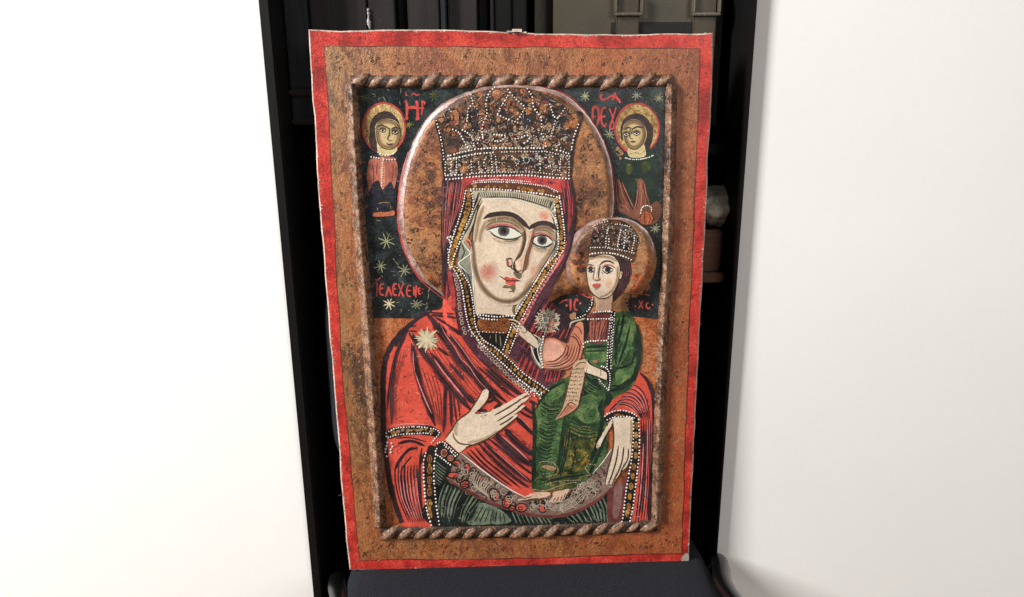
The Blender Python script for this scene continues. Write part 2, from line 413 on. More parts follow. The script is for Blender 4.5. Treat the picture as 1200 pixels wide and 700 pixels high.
def along(path, sp, jit=.12):
    p = spline(path, .6); s = np.r_[0, np.cumsum(np.hypot(*np.diff(p, axis=0).T))]
    q = np.linspace(0, s[-1], max(2, int(round(s[-1] / sp)) + 1)); q = q + rng.uniform(-jit, jit, len(q)) * sp
    a = np.stack([np.interp(q, s, p[:, 0]), np.interp(q, s, p[:, 1])], 1)
    return a + rng.normal(0, .12, a.shape)
def pearls(name, paths, sp, r, layer, parent=None, mat='pearl', extra=()):
    pts = [along(p, sp) for p in paths] + ([np.asarray(extra, float)] if len(extra) else [])
    return dots(name, np.concatenate(pts), r, mat, layer, parent)
def rand_in(poly, n):
    b = np.asarray(poly, float); lo, hi = b.min(0), b.max(0); out = np.zeros((0, 2))
    while len(out) < n:
        q = rng.uniform(lo, hi, (n * 3, 2)); out = np.concatenate([out, q[inside(b, q)]])
    return out[:n]
def squiggles(poly, n, size, pitch=1.2):
    res = []
    for c in rand_in(poly, n):
        a = random.uniform(0, 6.28); da = random.uniform(-pitch, pitch); p = [tuple(c)]; q = np.array(c)
        for k in range(random.randint(2, 4)):
            q = q + size * .4 * np.array([math.cos(a), math.sin(a)]); a += da; p.append(tuple(q))
        res.append(p)
    return res
def spirals(poly, n, r0, r1, turns=1.4):
    res = []
    for c in rand_in(poly, n):
        r = random.uniform(r0, r1); a0 = random.uniform(0, 6.28); d = random.choice((-1, 1)); k = np.linspace(0, 1, 9)
        res.append([(c[0] + r * (1 - .85 * t) * math.cos(a0 + d * t * turns * 6.28), c[1] + r * (1 - .85 * t) * math.sin(a0 + d * t * turns * 6.28)) for t in k])
    return res
def blobs(poly, n, r0, r1):
    res = []
    for c in rand_in(poly, n):
        r = random.uniform(r0, r1); a = random.uniform(.6, 1.5); t = random.uniform(0, 3.14)
        res.append([(c[0] + r * random.uniform(.7, 1.2) * (math.cos(k) * math.cos(t) - a * math.sin(k) * math.sin(t)), c[1] + r * random.uniform(.7, 1.2) * (math.cos(k) * math.sin(t) + a * math.sin(k) * math.cos(t))) for k in np.linspace(0, 6.283, 8)[:-1]])
    return res
def hull_strip(c1, c2):
    return list(map(tuple, resample(c1, 16))) + list(map(tuple, resample(c2, 16)[::-1]))

# ================================================================== SETTING: walls, floor
def wallmat():
    m, nt, b = nodes('white_plaster'); co = coord(nt); n = noise(nt, co, 3, 6, .6); n2 = noise(nt, co, 90, 4, .6)
    nt.links.new(ramp(nt, n, [(.3, (.86, .86, .85)), (.7, (.9, .9, .89))]), b.inputs['Base Color']); b.inputs['Roughness'].default_value = .85
    bp = N(nt, 'ShaderNodeBump', Strength=.08, Distance=.002); nt.links.new(n2, bp.inputs['Height']); nt.links.new(bp.outputs[0], b.inputs['Normal'])
    return m
def wood(name, c0, c1, rough=.45, stretch=(14, 14, 1.2), spec=.5, dust=.1):
    m, nt, b = nodes(name); co = coord(nt, stretch); n = noise(nt, co, 5, 8, .65, .6)
    base = ramp(nt, n, [(.3, lin(c0)), (.7, lin(c1))])
    co2 = coord(nt); n2 = noise(nt, co2, 160, 6, .8)
    base = mixc(nt, ramp(nt, n2, [(.62, (0, 0, 0)), (.74, (dust, dust, dust))]), base, lin((190, 186, 180)))
    nt.links.new(base, b.inputs['Base Color']); b.inputs['Roughness'].default_value = rough; b.inputs['Specular IOR Level'].default_value = spec
    bp = N(nt, 'ShaderNodeBump', Strength=.3, Distance=.002); nt.links.new(n, bp.inputs['Height']); nt.links.new(bp.outputs[0], b.inputs['Normal'])
    return m
M['wall'] = wallmat()
M['darkwood'] = wood('dark_stained_wood', (20, 16, 16), (40, 33, 32), .42)
M['bluewood'] = wood('blue_black_wood', (17, 19, 23), (40, 43, 48), .4)
M['blackwood'] = wood('black_wood', (5, 5, 6), (12, 11, 11), .6, spec=.2, dust=.03)
M['brownwood'] = wood('brown_shelf_wood', (58, 30, 17), (98, 54, 30), .35, (1.2, 14, 14))
M['floor'] = wood('floor_wood', (74, 52, 36), (120, 86, 58), .4, (2, 12, 12))

def boxmesh(name, lo, hi, bev=.002):
    (a, b, c), (d, e, f) = lo, hi; g = min(bev, (d - a) / 3, (e - b) / 3, (f - c) / 3)
    import bmesh
    bm = bmesh.new(); bmesh.ops.create_cube(bm, size=1)
    for v in bm.verts:
        v.co = Vector(((a + d) / 2 + v.co.x * (d - a), (b + e) / 2 + v.co.y * (e - b), (c + f) / 2 + v.co.z * (f - c)))
    if g > 0: bmesh.ops.bevel(bm, geom=bm.edges[:], offset=g, segments=2, affect='EDGES')
    me = bpy.data.meshes.new(name); bm.to_mesh(me); bm.free(); return me
def box(name, lo, hi, mat, parent=None, bev=.002, kind=None, at=None):
    if at is not None: lo = tuple(np.array(lo) - at); hi = tuple(np.array(hi) - at)
    return link(name, boxmesh(name, lo, hi, bev), M[mat], parent, kind, smooth=False)

YF = .075                                   # plane of the doors and shelves
YC = .03                                    # front edge of the casing, nearly flush with the wall
STEPS = [(0.0, 2.6, 440)]
XLS = [wpt(343, r, YC).x for _, _, r in STEPS] * 3; XRS = [wpt(856, r, YC).x for _, _, r in STEPS] * 3
XL = XLS[0]; XR = XRS[0]
XM = wpt(600, 30, YF).x
WALL_Y = YC + .012
box('floor', (-3, -2.5, -.05), (3, 1.2, 0), 'floor', kind='structure', bev=0)
def wallside(name, xs, sgn):
    V, Fs = [], []
    for (z0, z1, _), x in zip(STEPS, xs):
        a, b_ = (-3, x - .0015) if sgn < 0 else (x + .0015, 3)
        me_ = boxmesh('t', (a, WALL_Y, z0), (b_, WALL_Y + .15, z1), 0); o = len(V)
        V += [tuple(v.co) for v in me_.vertices]; Fs += [tuple(i + o for i in p.vertices) for p in me_.polygons]; bpy.data.meshes.remove(me_)
    link(name, mesh(name, V, Fs), M['wall'], kind='structure', smooth=False)
wallside('wall_left', XLS, -1); wallside('wall_right', XRS, 1)

# ------------------------------------------------------------------ wardrobe of dark boards
WR = empty('wardrobe', Matrix.Translation(((XL + XM) / 2, YF + .2, 0)))
tag(WR, 'dark stained wooden wardrobe with grooved upright boards and an open lower half', 'wardrobe')
WO = np.array(WR.location)
zr1 = wpt(355, 108, YF).z; zr0 = wpt(355, 143, YF).z
for k in range(1):
    box('side_panel', (XLS[k], YC, STEPS[k][0] + .0005), (XLS[k] + .012, YF + .42, min(2.3, STEPS[k][1]) - .0005), 'blackwood', WR, at=WO)
box('side_panel', (XM - .018, YF, 0), (XM, YF + .42, 2.3), 'blackwood', WR, at=WO)
box('back_panel', (XL + .012, YF + .4, 0), (XM - .018, YF + .415, 2.3), 'blackwood', WR, at=WO)
box('top_panel', (XL + .012, YF, 2.28), (XM - .018, YF + .4, 2.3), 'blackwood', WR, at=WO)
box('floor_panel', (XL + .012, YF, 0), (XM - .018, YF + .4, .08), 'blackwood', WR, at=WO)
box('rail', (XLS[2] + .012, YF + .004, zr0), (XM - .018, YF + .03, zr1), 'bluewood', WR, at=WO)
box('rail_moulding', (XLS[2] + .012, YF - .006, zr1 - .004), (XM - .018, YF + .006, zr1 + .003), 'darkwood', WR, at=WO)
box('rail_moulding', (XLS[2] + .012, YF - .004, zr0 - .003), (XM - .018, YF + .006, zr0 + .004), 'darkwood', WR, at=WO)
edges = [344, 361, 430, 463, 476, 516, 524, 560, 574, 600]
mats = ['bluewood', 'darkwood', 'darkwood', 'blackwood', 'darkwood', 'bluewood', 'darkwood', 'blackwood', 'darkwood']
deps = [0, .008, .008, .022, .008, -.003, .008, .024, .012]
for k, m_ in enumerate(mats):
    a = wpt(edges[k], 22, YF).x; b_ = wpt(edges[k + 1], 22, YF).x
    a = max(a, XLS[2] + .012) if k else XLS[2] + .0125; b_ = min(b_, XM - .018)
    if b_ - a < .003: continue
    box('board', (a + .0008, YF + deps[k], zr1 + .003), (b_ - .0008, YF + .03, 2.27), m_, WR, at=WO, bev=.0015)
# pale paint run down one groove
V, Fs = [], []
dx = wpt(431, 22, YF).x
M['drip'] = paint('drip_white', (190, 186, 180), .2, .5)
for k in range(7):
    z = wpt(431, 11 + k * 3.4 + random.uniform(-1, 1), YF).z; r = random.uniform(.0007, .0018); o = len(V)
    for j in range(8): V.append((dx - WO[0] + r * math.cos(j * .785) + random.uniform(-.0008, .0008), YF + .0065 - WO[1], z - r * random.uniform(1.5, 3.5) * math.sin(j * .785)))
    V.append((dx - WO[0], YF + .004 - WO[1], z)); Fs += [(o + j, o + (j + 1) % 8, o + 8) for j in range(8)]
link('paint_run', mesh('paint_run', V, Fs), M['drip'], WR, 'stuff')
# board leaning inside the open half
p0 = wpt(351, 285, .19); p1 = wpt(376, 420, .19)
LB = link('leaning_plank', boxmesh('leaning_plank', (-.16, 0, -.55), (0, .018, .45)), M['blackwood'], smooth=False)
LB.data.materials.clear(); LB.data.materials.append(M['darkwood'] if False else wood('plank_wood', (14, 10, 9), (26, 19, 16), .5, dust=.02))
LB.location = p0; LB.rotation_euler = (0, -math.atan2(p1.x - p0.x, p0.z - p1.z), 0)
LB.location.z = .08 + .55 * math.cos(LB.rotation_euler[1]) + .004
LB.location.x = p0.x - (p0.z - LB.location.z) * math.tan(LB.rotation_euler[1]) * -1 * -1
tag(LB, 'dark brown plank leaning inside the open half of the wardrobe', 'plank')

# ------------------------------------------------------------------ shelf unit with suitcase, stone, boxes
SU = empty('shelf_unit', Matrix.Translation(((XM + XR) / 2, YF + .2, 0)))
tag(SU, 'dark brown wooden shelf unit standing beside the wardrobe behind the icon', 'shelf')
SO = np.array(SU.location)
zs1 = wpt(840, 314, YF + .01).z; zs2 = wpt(840, 628, .16).z
DB = YF + .42
box('side_panel', (XM + .001, YF, 0), (XM + .017, DB, 2.3), 'blackwood', SU, at=SO)
for k in range(1):
    box('side_panel', (XRS[k] - .003, YC, STEPS[k][0] + .0005), (XRS[k], DB, min(2.3, STEPS[k][1]) - .0005), 'blackwood', SU, at=SO)
box('back_panel', (XM + .017, DB - .015, 0), (XR - .006, DB, 2.3), 'blackwood', SU, at=SO)
box('shelf_board', (XM + .017, YF - .02, zs1 - .012), (XRS[1] - .006, DB - .015, zs1), 'brownwood', SU, at=SO)
box('shelf_board', (XM + .017, .155, zs2 - .012), (XR - .006, DB - .015, zs2), 'brownwood', SU, at=SO)
box('shelf_board', (XM + .017, YF + .004, 2.0), (XRS[2] - .006, DB - .015, 2.012), 'brownwood', SU, at=SO)
zs0 = wpt(845, 168, YF + .03).z
box('shelf_board', (XM + .017, YF + .005, zs0 - .012), (XRS[2] - .006, DB - .015, zs0), 'blackwood', SU, at=SO)

def leather(name, c0, c1, rough=.5):
    m, nt, b = nodes(name); co = coord(nt); n = noise(nt, co, 6, 5, .6); n2 = noise(nt, co, 240, 3, .5)
    nt.links.new(ramp(nt, n, [(.3, lin(c0)), (.7, lin(c1))]), b.inputs['Base Color']); b.inputs['Roughness'].default_value = rough
    bp = N(nt, 'ShaderNodeBump', Strength=.3, Distance=.001); nt.links.new(n2, bp.inputs['Height']); nt.links.new(bp.outputs[0], b.inputs['Normal'])
    return m
M['olivecase'] = leather('olive_leather', (56, 51, 39), (78, 71, 56)); M['strap'] = leather('strap_leather', (50, 42, 30), (72, 60, 43))
M['metal'] = leather('dull_buckle', (74, 66, 50), (98, 88, 68), .35); M['slot'] = leather('slot_black', (10, 9, 8), (18, 16, 13), .7)
ys = YF + .012
sc0 = wpt(628, 60, ys).x; sc1 = XRS[2] - .011
SCs = empty('suitcase', Matrix.Translation(((sc0 + sc1) / 2, ys + .09, zs0)))
tag(SCs, 'olive leather suitcase with two buckled straps on the upper shelf', 'suitcase'); KO = np.array(SCs.location)
box('case_body', (sc0, ys, zs0 + .0005), (sc1, ys + .19, zs0 + .34), 'olivecase', SCs, at=KO, bev=.02)
zslot = wpt(735, 33, ys).z
box('lid_seam', (wpt(716, 33, ys).x, ys - .0012, zslot - .006), (wpt(838, 33, ys).x, ys + .002, zslot + .006), 'slot', SCs, at=KO, bev=.0004)
for xa in (735, 825):
    xc = wpt(xa, 20, ys).x
    st = box('strap', (xc - .013, ys - .005, zs0 + .01), (xc + .013, ys + .001, zs0 + .33), 'strap', SCs, at=KO, bev=.0015)
    zb = wpt(xa, 12, ys).z; V, Fs = [], []
    for (l, h) in (((-.016, -.004), (-.013, .016)), ((.013, -.004), (.016, .016)), ((-.016, -.007), (.016, -.004))):
        me_ = boxmesh('t', (xc + l[0] - KO[0], ys - .010 - KO[1], zb + l[1] - KO[2]), (xc + h[0] - KO[0], ys - .0045 - KO[1], zb + h[1] - KO[2]), .0008)
        o = len(V); V += [tuple(v.co) for v in me_.vertices]; Fs += [tuple(i + o for i in p.vertices) for p in me_.polygons]; bpy.data.meshes.remove(me_)
    link('buckle', mesh('buckle', V, Fs), M['metal'], st, smooth=False)
# pale stone
import bmesh
def rock(name, c, sx, sy, sz, seed, mat):
    bm = bmesh.new(); bmesh.ops.create_icosphere(bm, subdivisions=4, radius=1); r_ = random.Random(seed)
    cut = [(Vector((r_.uniform(-1, 1), r_.uniform(-1, 1), r_.uniform(-1, 1))).normalized(), r_.uniform(.62, .9)) for _ in range(16)]
    from mathutils import noise as nz
    for v in bm.verts:
        d = v.co.normalized(); k = 1.0
        for n, t in cut:
            a = d.dot(n)
            if a > 0: k = min(k, t / a)
        k *= 1 + .09 * nz.noise(d * 3.1 + Vector((seed, 0, 0))) + .04 * nz.noise(d * 9)
        v.co = Vector((d.x * k * sx, d.y * k * sy, d.z * k * sz))
    lo = min(v.co.z for v in bm.verts)
    for v in bm.verts: v.co.z -= lo
    me = bpy.data.meshes.new(name); bm.to_mesh(me); bm.free()
    o = link(name, me, M[mat]); o.location = c; return o
M['stone'] = paint('pale_stone', (226, 220, 198), .25, .6, (150, 140, 116), .7, .7, .8)
yst = YF + .015
pc = wpt(838, 258, yst); 
zst = wpt(838, 266, yst).z
st_ = rock('stone', (pc.x + .004, yst, zs1), .030, .03, .026, 3, 'stone')
tag(st_, 'lumpy pale grey stone resting on the brown shelf beside the icon', 'stone')
# small riser under the stone so that it sits where it does
ri = box('wooden_box', (XM + .03, YF - .012, zs1 + .0005), (XRS[1] - .009, YF + .2, zst), 'brownwood', bev=.002)
tag(ri, 'low brown wooden box on the shelf, carrying the pale stone', 'box')
st_.location.z = zst - .001
M['bag'] = leather('black_bag_leather', (6, 6, 6), (12, 11, 11), .6)
bgx = wpt(862, 165, YF + .05)
bgo = rock('black_bag', (bgx.x - .012, YF + .06, zst), .03, .02, .065, 9, 'bag'); bgo.location.z = zst
bgo.location.x = wpt(850, 160, YF + .06).x; bgo.scale = (.55, 1, 1.0)
tag(bgo, 'soft black bag standing behind the pale stone on the shelf', 'bag')
M['carton'] = leather('dark_grey_card', (20, 20, 21), (30, 29, 29), .6)
c0 = wpt(829, 412, .17)
crt = box('dark_carton', (c0.x, .17, zs2 + .0005), (XRS[1] - .009, YF + .3, wpt(829, 364, .17).z), 'carton')
tag(crt, 'dark grey carton on the lower shelf of the shelf unit', 'carton')

# ================================================================== CHAIR
def fabric(name, c0, c1):
    m, nt, b = nodes(name); co = coord(nt)
    w1 = N(nt, 'ShaderNodeTexWave', Scale=230, Distortion=1.5, bands_direction='DIAGONAL'); nt.links.new(co, w1.inputs['Vector'])
    w2 = N(nt, 'ShaderNodeTexNoise', Scale=700, Detail=3); nt.links.new(co, w2.inputs['Vector'])
    f = mixc(nt, .5, w1.outputs['Fac'], w2.outputs['Fac'])
    base = ramp(nt, f, [(.25, lin(c0)), (.75, lin(c1))])
    n3 = noise(nt, co, 260, 6, .8); base = mixc(nt, ramp(nt, n3, [(.64, (0, 0, 0)), (.74, (.4, .4, .4))]), base, lin((110, 118, 130)))
    nt.links.new(base, b.inputs['Base Color']); b.inputs['Roughness'].default_value = .9; b.inputs['Specular IOR Level'].default_value = .2
    b.inputs['Sheen Weight'].default_value = .04
    bp = N(nt, 'ShaderNodeBump', Strength=1.0, Distance=.0016); nt.links.new(f, bp.inputs['Height']); nt.links.new(bp.outputs[0], b.inputs['Normal'])
    return m
M['fabric'] = fabric('navy_black_fabric', (3, 4, 6), (36, 41, 52))
M['plastic'] = leather('black_plastic', (8, 8, 9), (14, 14, 15), .28)
CH = empty('office_chair', Matrix.Translation((0, 0, 0)))
tag(CH, 'dark navy fabric office chair with black arms, carrying the icon', 'chair')
def cushion(name, lo, hi, r, mat, parent, mtx=None, crown=0.012, nx=26, ny=26):
    # rounded, slightly domed cushion: superellipse plan, soft rim
    (a, b, c), (d, e, f) = lo, hi
    cx, cy = (a + d) / 2, (b + e) / 2; hx, hy = (d - a) / 2, (e - b) / 2; V, Fs = [], []
    prof = [(.0, c), (.6, c)] + [(1 - (r / min(hx, hy)) * (1 - math.sin(t)), (c + f) / 2 - (f - c) / 2 * math.cos(t)) for t in np.linspace(.15, math.pi / 2, 4)] + \
           [(1 - (r / min(hx, hy)) * (1 - math.sin(t)), (c + f) / 2 - (f - c) / 2 * math.cos(t)) for t in np.linspace(math.pi / 2 + .25, math.pi - .15, 6)] + [(.75, f), (.5, f), (.25, f), (.0, f)]
    n = 64
    for s, z in prof:
        for k in range(n):
            t = 2 * math.pi * k / n; ct, st = math.cos(t), math.sin(t); ex = .32
            x = math.copysign(abs(ct) ** ex, ct) * hx * max(s, .001); y = math.copysign(abs(st) ** ex, st) * hy * max(s, .001)
            V.append((cx + x, cy + y, z))
    for i in range(len(prof) - 1):
        for k in range(n):
            Fs.append((i * n + k, i * n + (k + 1) % n, (i + 1) * n + (k + 1) % n, (i + 1) * n + k))
    if mtx is not None: V = [tuple(mtx @ Vector(v)) for v in V]
    return link(name, mesh(name, V, Fs), M[mat], parent)
sx0 = wpt(398, 690, -.02).x; sx1 = wpt(843, 680, -.02).x
cushion('seat', (sx0, -.30, SEAT_Z - .075), (sx1, .14, SEAT_Z + .001), .03, 'fabric', CH)
ml = Matrix.Translation((0, 0, SEAT_Z)) @ Matrix.Rotation(-LEAN, 4, 'X') @ Matrix.Rotation(math.radians(90), 4, 'X')
bxl = board([(379, 450)], -.03)[0][0]; bz0 = board([(390, 566)], -.03)[0][2]; bz1 = board([(380, 352)], -.03)[0][2]
# local of ml: x right, y up the back, z towards the camera
cushion('backrest', (bxl, bz0, -.085), (.20, bz1 + .04, -.0262), .025, 'fabric', CH, ml)
link('backrest_shell', boxmesh('backrest_shell', (-.15, .06, SEAT_Z + bz0 + .03), (.15, .075 + .02, SEAT_Z + bz1)), M['plastic'], CH, smooth=False)
link('back_bar', boxmesh('back_bar', (-.03, .085, SEAT_Z - .09), (.03, .105, SEAT_Z + .3), .004), M['plastic'], CH, smooth=False)
link('back_bar_foot', boxmesh('back_bar_foot', (-.028, -.08, SEAT_Z - .102), (.028, .104, SEAT_Z - .088), .004), M['plastic'], CH, smooth=False)
def tube(path, rx, rz, n=14, up=Vector((0, 0, 1))):
    V, Fs = [], []; P = [Vector(p) for p in path]
    for i, p in enumerate(P):
        t = (P[min(i + 1, len(P) - 1)] - P[max(i - 1, 0)]).normalized(); s = t.cross(up).normalized(); u = s.cross(t)
        for k in range(n):
            a = 2 * math.pi * k / n; V.append(tuple(p + s * rx * math.cos(a) + u * rz * math.sin(a)))
    for i in range(len(P) - 1):
        for k in range(n): Fs.append((i * n + k, i * n + (k + 1) % n, (i + 1) * n + (k + 1) % n, (i + 1) * n + k))
    Fs.append(tuple(range(n))[::-1]); Fs.append(tuple((len(P) - 1) * n + k for k in range(n)))
    return V, Fs
def s3(pts, m=8):
    p = [np.array(q, float) for q in pts]; out = []
    for k in range(len(p) - 1):
        p1, p2 = p[k], p[k + 1]; p0 = p[k - 1] if k else 2 * p1 - p2; p3 = p[k + 2] if k + 2 < len(p) else 2 * p2 - p1
        for t in np.arange(m) / m: out.append(.5 * (2 * p1 + (p2 - p0) * t + (2 * p0 - 5 * p1 + 4 * p2 - p3) * t * t + (3 * p1 - p0 - 3 * p2 + p3) * t ** 3))
    return out + [p[-1]]
a1 = wpt(838, 652, .03); a2 = wpt(841, 664, 0.0); a3 = wpt(846, 690, -.06)
arm = [(sx1 - .04, .06, SEAT_Z - .085), (sx1 + .002, .055, SEAT_Z - .06), (a1.x + .004, .04, a1.z - .012), (a2.x + .004, .0, a2.z), (a3.x + .004, -.06, a3.z), (a3.x + .008, -.16, a3.z + .01), (a3.x + .008, -.24, a3.z - .03), (a3.x - .01, -.25, SEAT_Z - .07), (sx1 - .05, -.2, SEAT_Z - .085)]
for s in (1, -1):
    pth = [((q[0] if s > 0 else (sx0 + sx1) - q[0]), q[1], q[2] - (0 if s > 0 else .012)) for q in s3(arm)]
    V, Fs = tube(pth, .011, .008); link('arm_bracket', mesh('arm_bracket', V, Fs), M['plastic'], CH)
V, Fs = tube([(0, -.08, .07), (0, -.08, SEAT_Z - .09)], .025, .025, up=Vector((0, 1, 0))); link('gas_column', mesh('gas_column', V, Fs), M['plastic'], CH)
link('seat_plate', boxmesh('seat_plate', (-.12, -.2, SEAT_Z - .093), (.12, .06, SEAT_Z - .072), .004), M['plastic'], CH, smooth=False)
for k in range(5):
    a = math.radians(90 + 72 * k + 18); e_ = (.21 * math.cos(a), -.1 + .21 * math.sin(a))
    V, Fs = tube([(0, -.08, .09), (e_[0] * .5, -.08 + (e_[1] + .08) * .5, .085), (e_[0], e_[1], .062)], .02, .014); lg = link('base_leg', mesh('base_leg', V, Fs), M['plastic'], CH)
    V, Fs = tube([(e_[0] - .012, e_[1], .0285), (e_[0] + .012, e_[1], .0285)], .028, .028, 18); link('caster', mesh('caster', V, Fs), M['plastic'], lg)
    V, Fs = tube([(e_[0], e_[1], .03), (e_[0], e_[1], .064)], .008, .008, 10, Vector((0, 1, 0))); link('caster_stem', mesh('caster_stem', V, Fs), M['plastic'], lg)

# ================================================================== ICON: board, edges, rope
def wob(pts, amp, step=9):
    s = straight(pts, step); n = len(s); r = rng.normal(0, amp, (n, 2)); r = (r + np.roll(r, 1, 0) + np.roll(r, -1, 0)) / 2
    return list(map(tuple, s + r))
OUT = [(362, 35), (400, 36.5), (470, 35), (540, 35.5), (600, 38), (650, 40), (720, 41), (790, 39.5), (836, 39), (834, 110), (829.5, 200), (825, 290), (820.5, 380), (816, 460), (811, 570), (807.5, 659), (740, 663.5), (660, 665.5), (560, 667), (480, 668), (410, 668), (402, 590), (396.5, 520), (390.5, 440), (384, 360), (377.5, 280), (371.5, 200), (366, 110)]
ob = np.array(wob(OUT, .45))
ctr = ob.mean(0)
def inset(p, d):
    t = np.roll(p, -1, 0) - np.roll(p, 1, 0); n = np.stack([-t[:, 1], t[:, 0]], 1); n /= np.hypot(*n.T)[:, None]
    s = np.sign(((ctr - p) * n).sum(1, keepdims=True)); return p + n * s * d
V = list(map(tuple, board(ob, -.026))) + list(map(tuple, board(ob, -.0014))) + list(map(tuple, board(inset(ob, 1.6), -.0002)))
# the side faces run straight back, not along the line of sight
bs = board(ob, -.0014); bk = bs.copy(); bk[:, 1] = .026
V = list(map(tuple, bk)) + list(map(tuple, bs)) + list(map(tuple, board(inset(ob, 1.6), -.0002)))
n = len(ob); Fs = [tuple(range(n))[::-1]]
for r_ in (0, 1):
    for k in range(n): Fs.append((r_ * n + k, r_ * n + (k + 1) % n, (r_ + 1) * n + (k + 1) % n, (r_ + 1) * n + k))
Fs.append(tuple(2 * n + k for k in range(n)))
BD = link('board', mesh('board', V, Fs), M['gesso'], ICON, smooth=False); BD['label'] = 'pale gesso showing along the worn board edge'
RIN = [(380, 54.5), (600, 56), (820.5, 57.5), (815, 200), (810, 330), (804, 480), (798.5, 648), (700, 652), (560, 655), (421, 657), (412, 560), (403, 460), (396, 350), (388, 190)]
inn = np.array(wob(RIN, .5))
re_o = inset(ob, 1.3)
fill('red_edge_band', re_o, 'red_edge', .5, smooth=False, step=0, flat=True, rag=0)
fill('border_panel', inn, 'border', 2, smooth=False, step=0, flat=True, rag=0)
lines('edge_line', [(list(map(tuple, np.r_[inn, inn[:1]])), .8)], 'umber', 2.6, smooth=False, taper=(1, 1), jit=.5)
# rubbed pale paint along the red edge
ed = [along([ob[k], ob[(k + 3) % n]], 2.0) for k in range(0, n, 3)]
ep = np.concatenate(ed); ep = ep + (ctr - ep) / np.hypot(*(ctr - ep).T)[:, None] * rng.uniform(.6, 2.4, (len(ep), 1)) ; top_left = (ep[:, 1] < 50) | (ep[:, 0] < 412); ep = ep[(rng.random(len(ep)) < np.where(top_left, .42, .07)) & (blur(rng.random((len(ep), 1)), 1)[:, 0] > .42)]
fills('chipped_edge', [[(c[0] + random.uniform(.4, 1.8) * math.cos(a), c[1] + random.uniform(.3, 1.1) * math.sin(a)) for a in np.linspace(0, 6.28, 7)[:-1]] for c in ep], 'gesso', 1.4, kind='stuff', step=0, closed_step=2, skirt=0)
fill('corner_chip', [(801, 650), (805, 648.5), (807, 652), (806.5, 658), (802, 660), (798.5, 658.5), (798, 655)], paint('bare_chip', (176, 166, 152), .3, .6), 2, label='bare pale chip at the lower corner of the board')
# loose canvas bits on the upper edge
V, Fs = [], []
for (x, y, w, h) in ((598, 36.5, 5, 3), (606, 36, 7, 4.5), (613, 37.5, 5, 3)):
    o = len(V)
    for i in range(6):
        for j in range(4):
            p_ = board([(x + (i / 5 - .5) * w * 1.6, y - (j / 3) * h + 1.5)], .001 + .003 * random.random())[0]
            V.append((p_[0], p_[1] + .006 * (j / 3), p_[2]))
    for i in range(5):
        for j in range(3): Fs.append((o + i * 4 + j, o + i * 4 + 4 + j, o + i * 4 + 5 + j, o + i * 4 + 1 + j))
link('canvas_scrap', mesh('canvas_scrap', V, Fs), M['gesso'], ICON)

ROPE = {'top': [(411, 95.5), (500, 95.5), (600, 95.5), (700, 95.5), (788, 94.5)], 'bottom': [(446, 624.5), (540, 624), (640, 622), (770, 616)],
        'left': [(412, 98), (415, 160), (419, 230), (424, 300), (430, 370), (435, 440), (440, 520), (446, 618)], 'right': [(787, 98), (786, 160), (784.5, 230), (782, 300), (778, 370), (775, 440), (772, 520), (769.5, 612)]}
def sweep(path, w, hgtm, layer, lobes=0, amp=0, n=10, skew=0):
    p = spline(path, 1.6); t = np.gradient(p, axis=0); nn = np.stack([-t[:, 1], t[:, 0]], 1); nn /= np.hypot(*nn.T)[:, None]
    s = np.r_[0, np.cumsum(np.hypot(*np.diff(p, axis=0).T))]; V, Fs = [], []
    for k in range(n + 1):
        a = math.pi * k / n; off = -math.cos(a) * w / 2; z = (math.sin(a) if not skew else (1 - abs(math.cos(a)) ** 1.25) ** .9) * hgtm
        ph = (s + skew * off) * lobes + .9 * np.sin(s * .031 + 1)
        zz = z * (1 + amp * np.cos(ph)) if amp else z * np.ones(len(p))
        wv = off * (1 + amp * .35 * np.cos(ph)) if amp else off * np.ones(len(p))
        q = p + nn * wv[:, None]
        V += list(map(tuple, board(q, zz + layer * LZ - (.0006 if k in (0, n) else 0))))
    m = len(p)
    for k in range(n):
        for i in range(m - 1): Fs.append((k * m + i, (k + 1) * m + i, (k + 1) * m + i + 1, k * m + i + 1))
    return V, Fs
RP = {}
for side in ('top', 'bottom'):
    V, Fs = sweep(ROPE[side], 14.5, .0030, 2, lobes=2 * math.pi / 22, amp=.1)
    RP[side] = link('rope_moulding', mesh('rope_moulding', V, Fs), M['ropeground'], ICON)
for side in ('left', 'right'):
    V, Fs = sweep(ROPE[side], 15.5 if side == 'left' else 14, .0100, 2, lobes=2 * math.pi / 17, amp=.10, skew=.8, n=16)
    RP[side] = link('rope_moulding', mesh('rope_moulding', V, Fs), M['rope'], ICON)
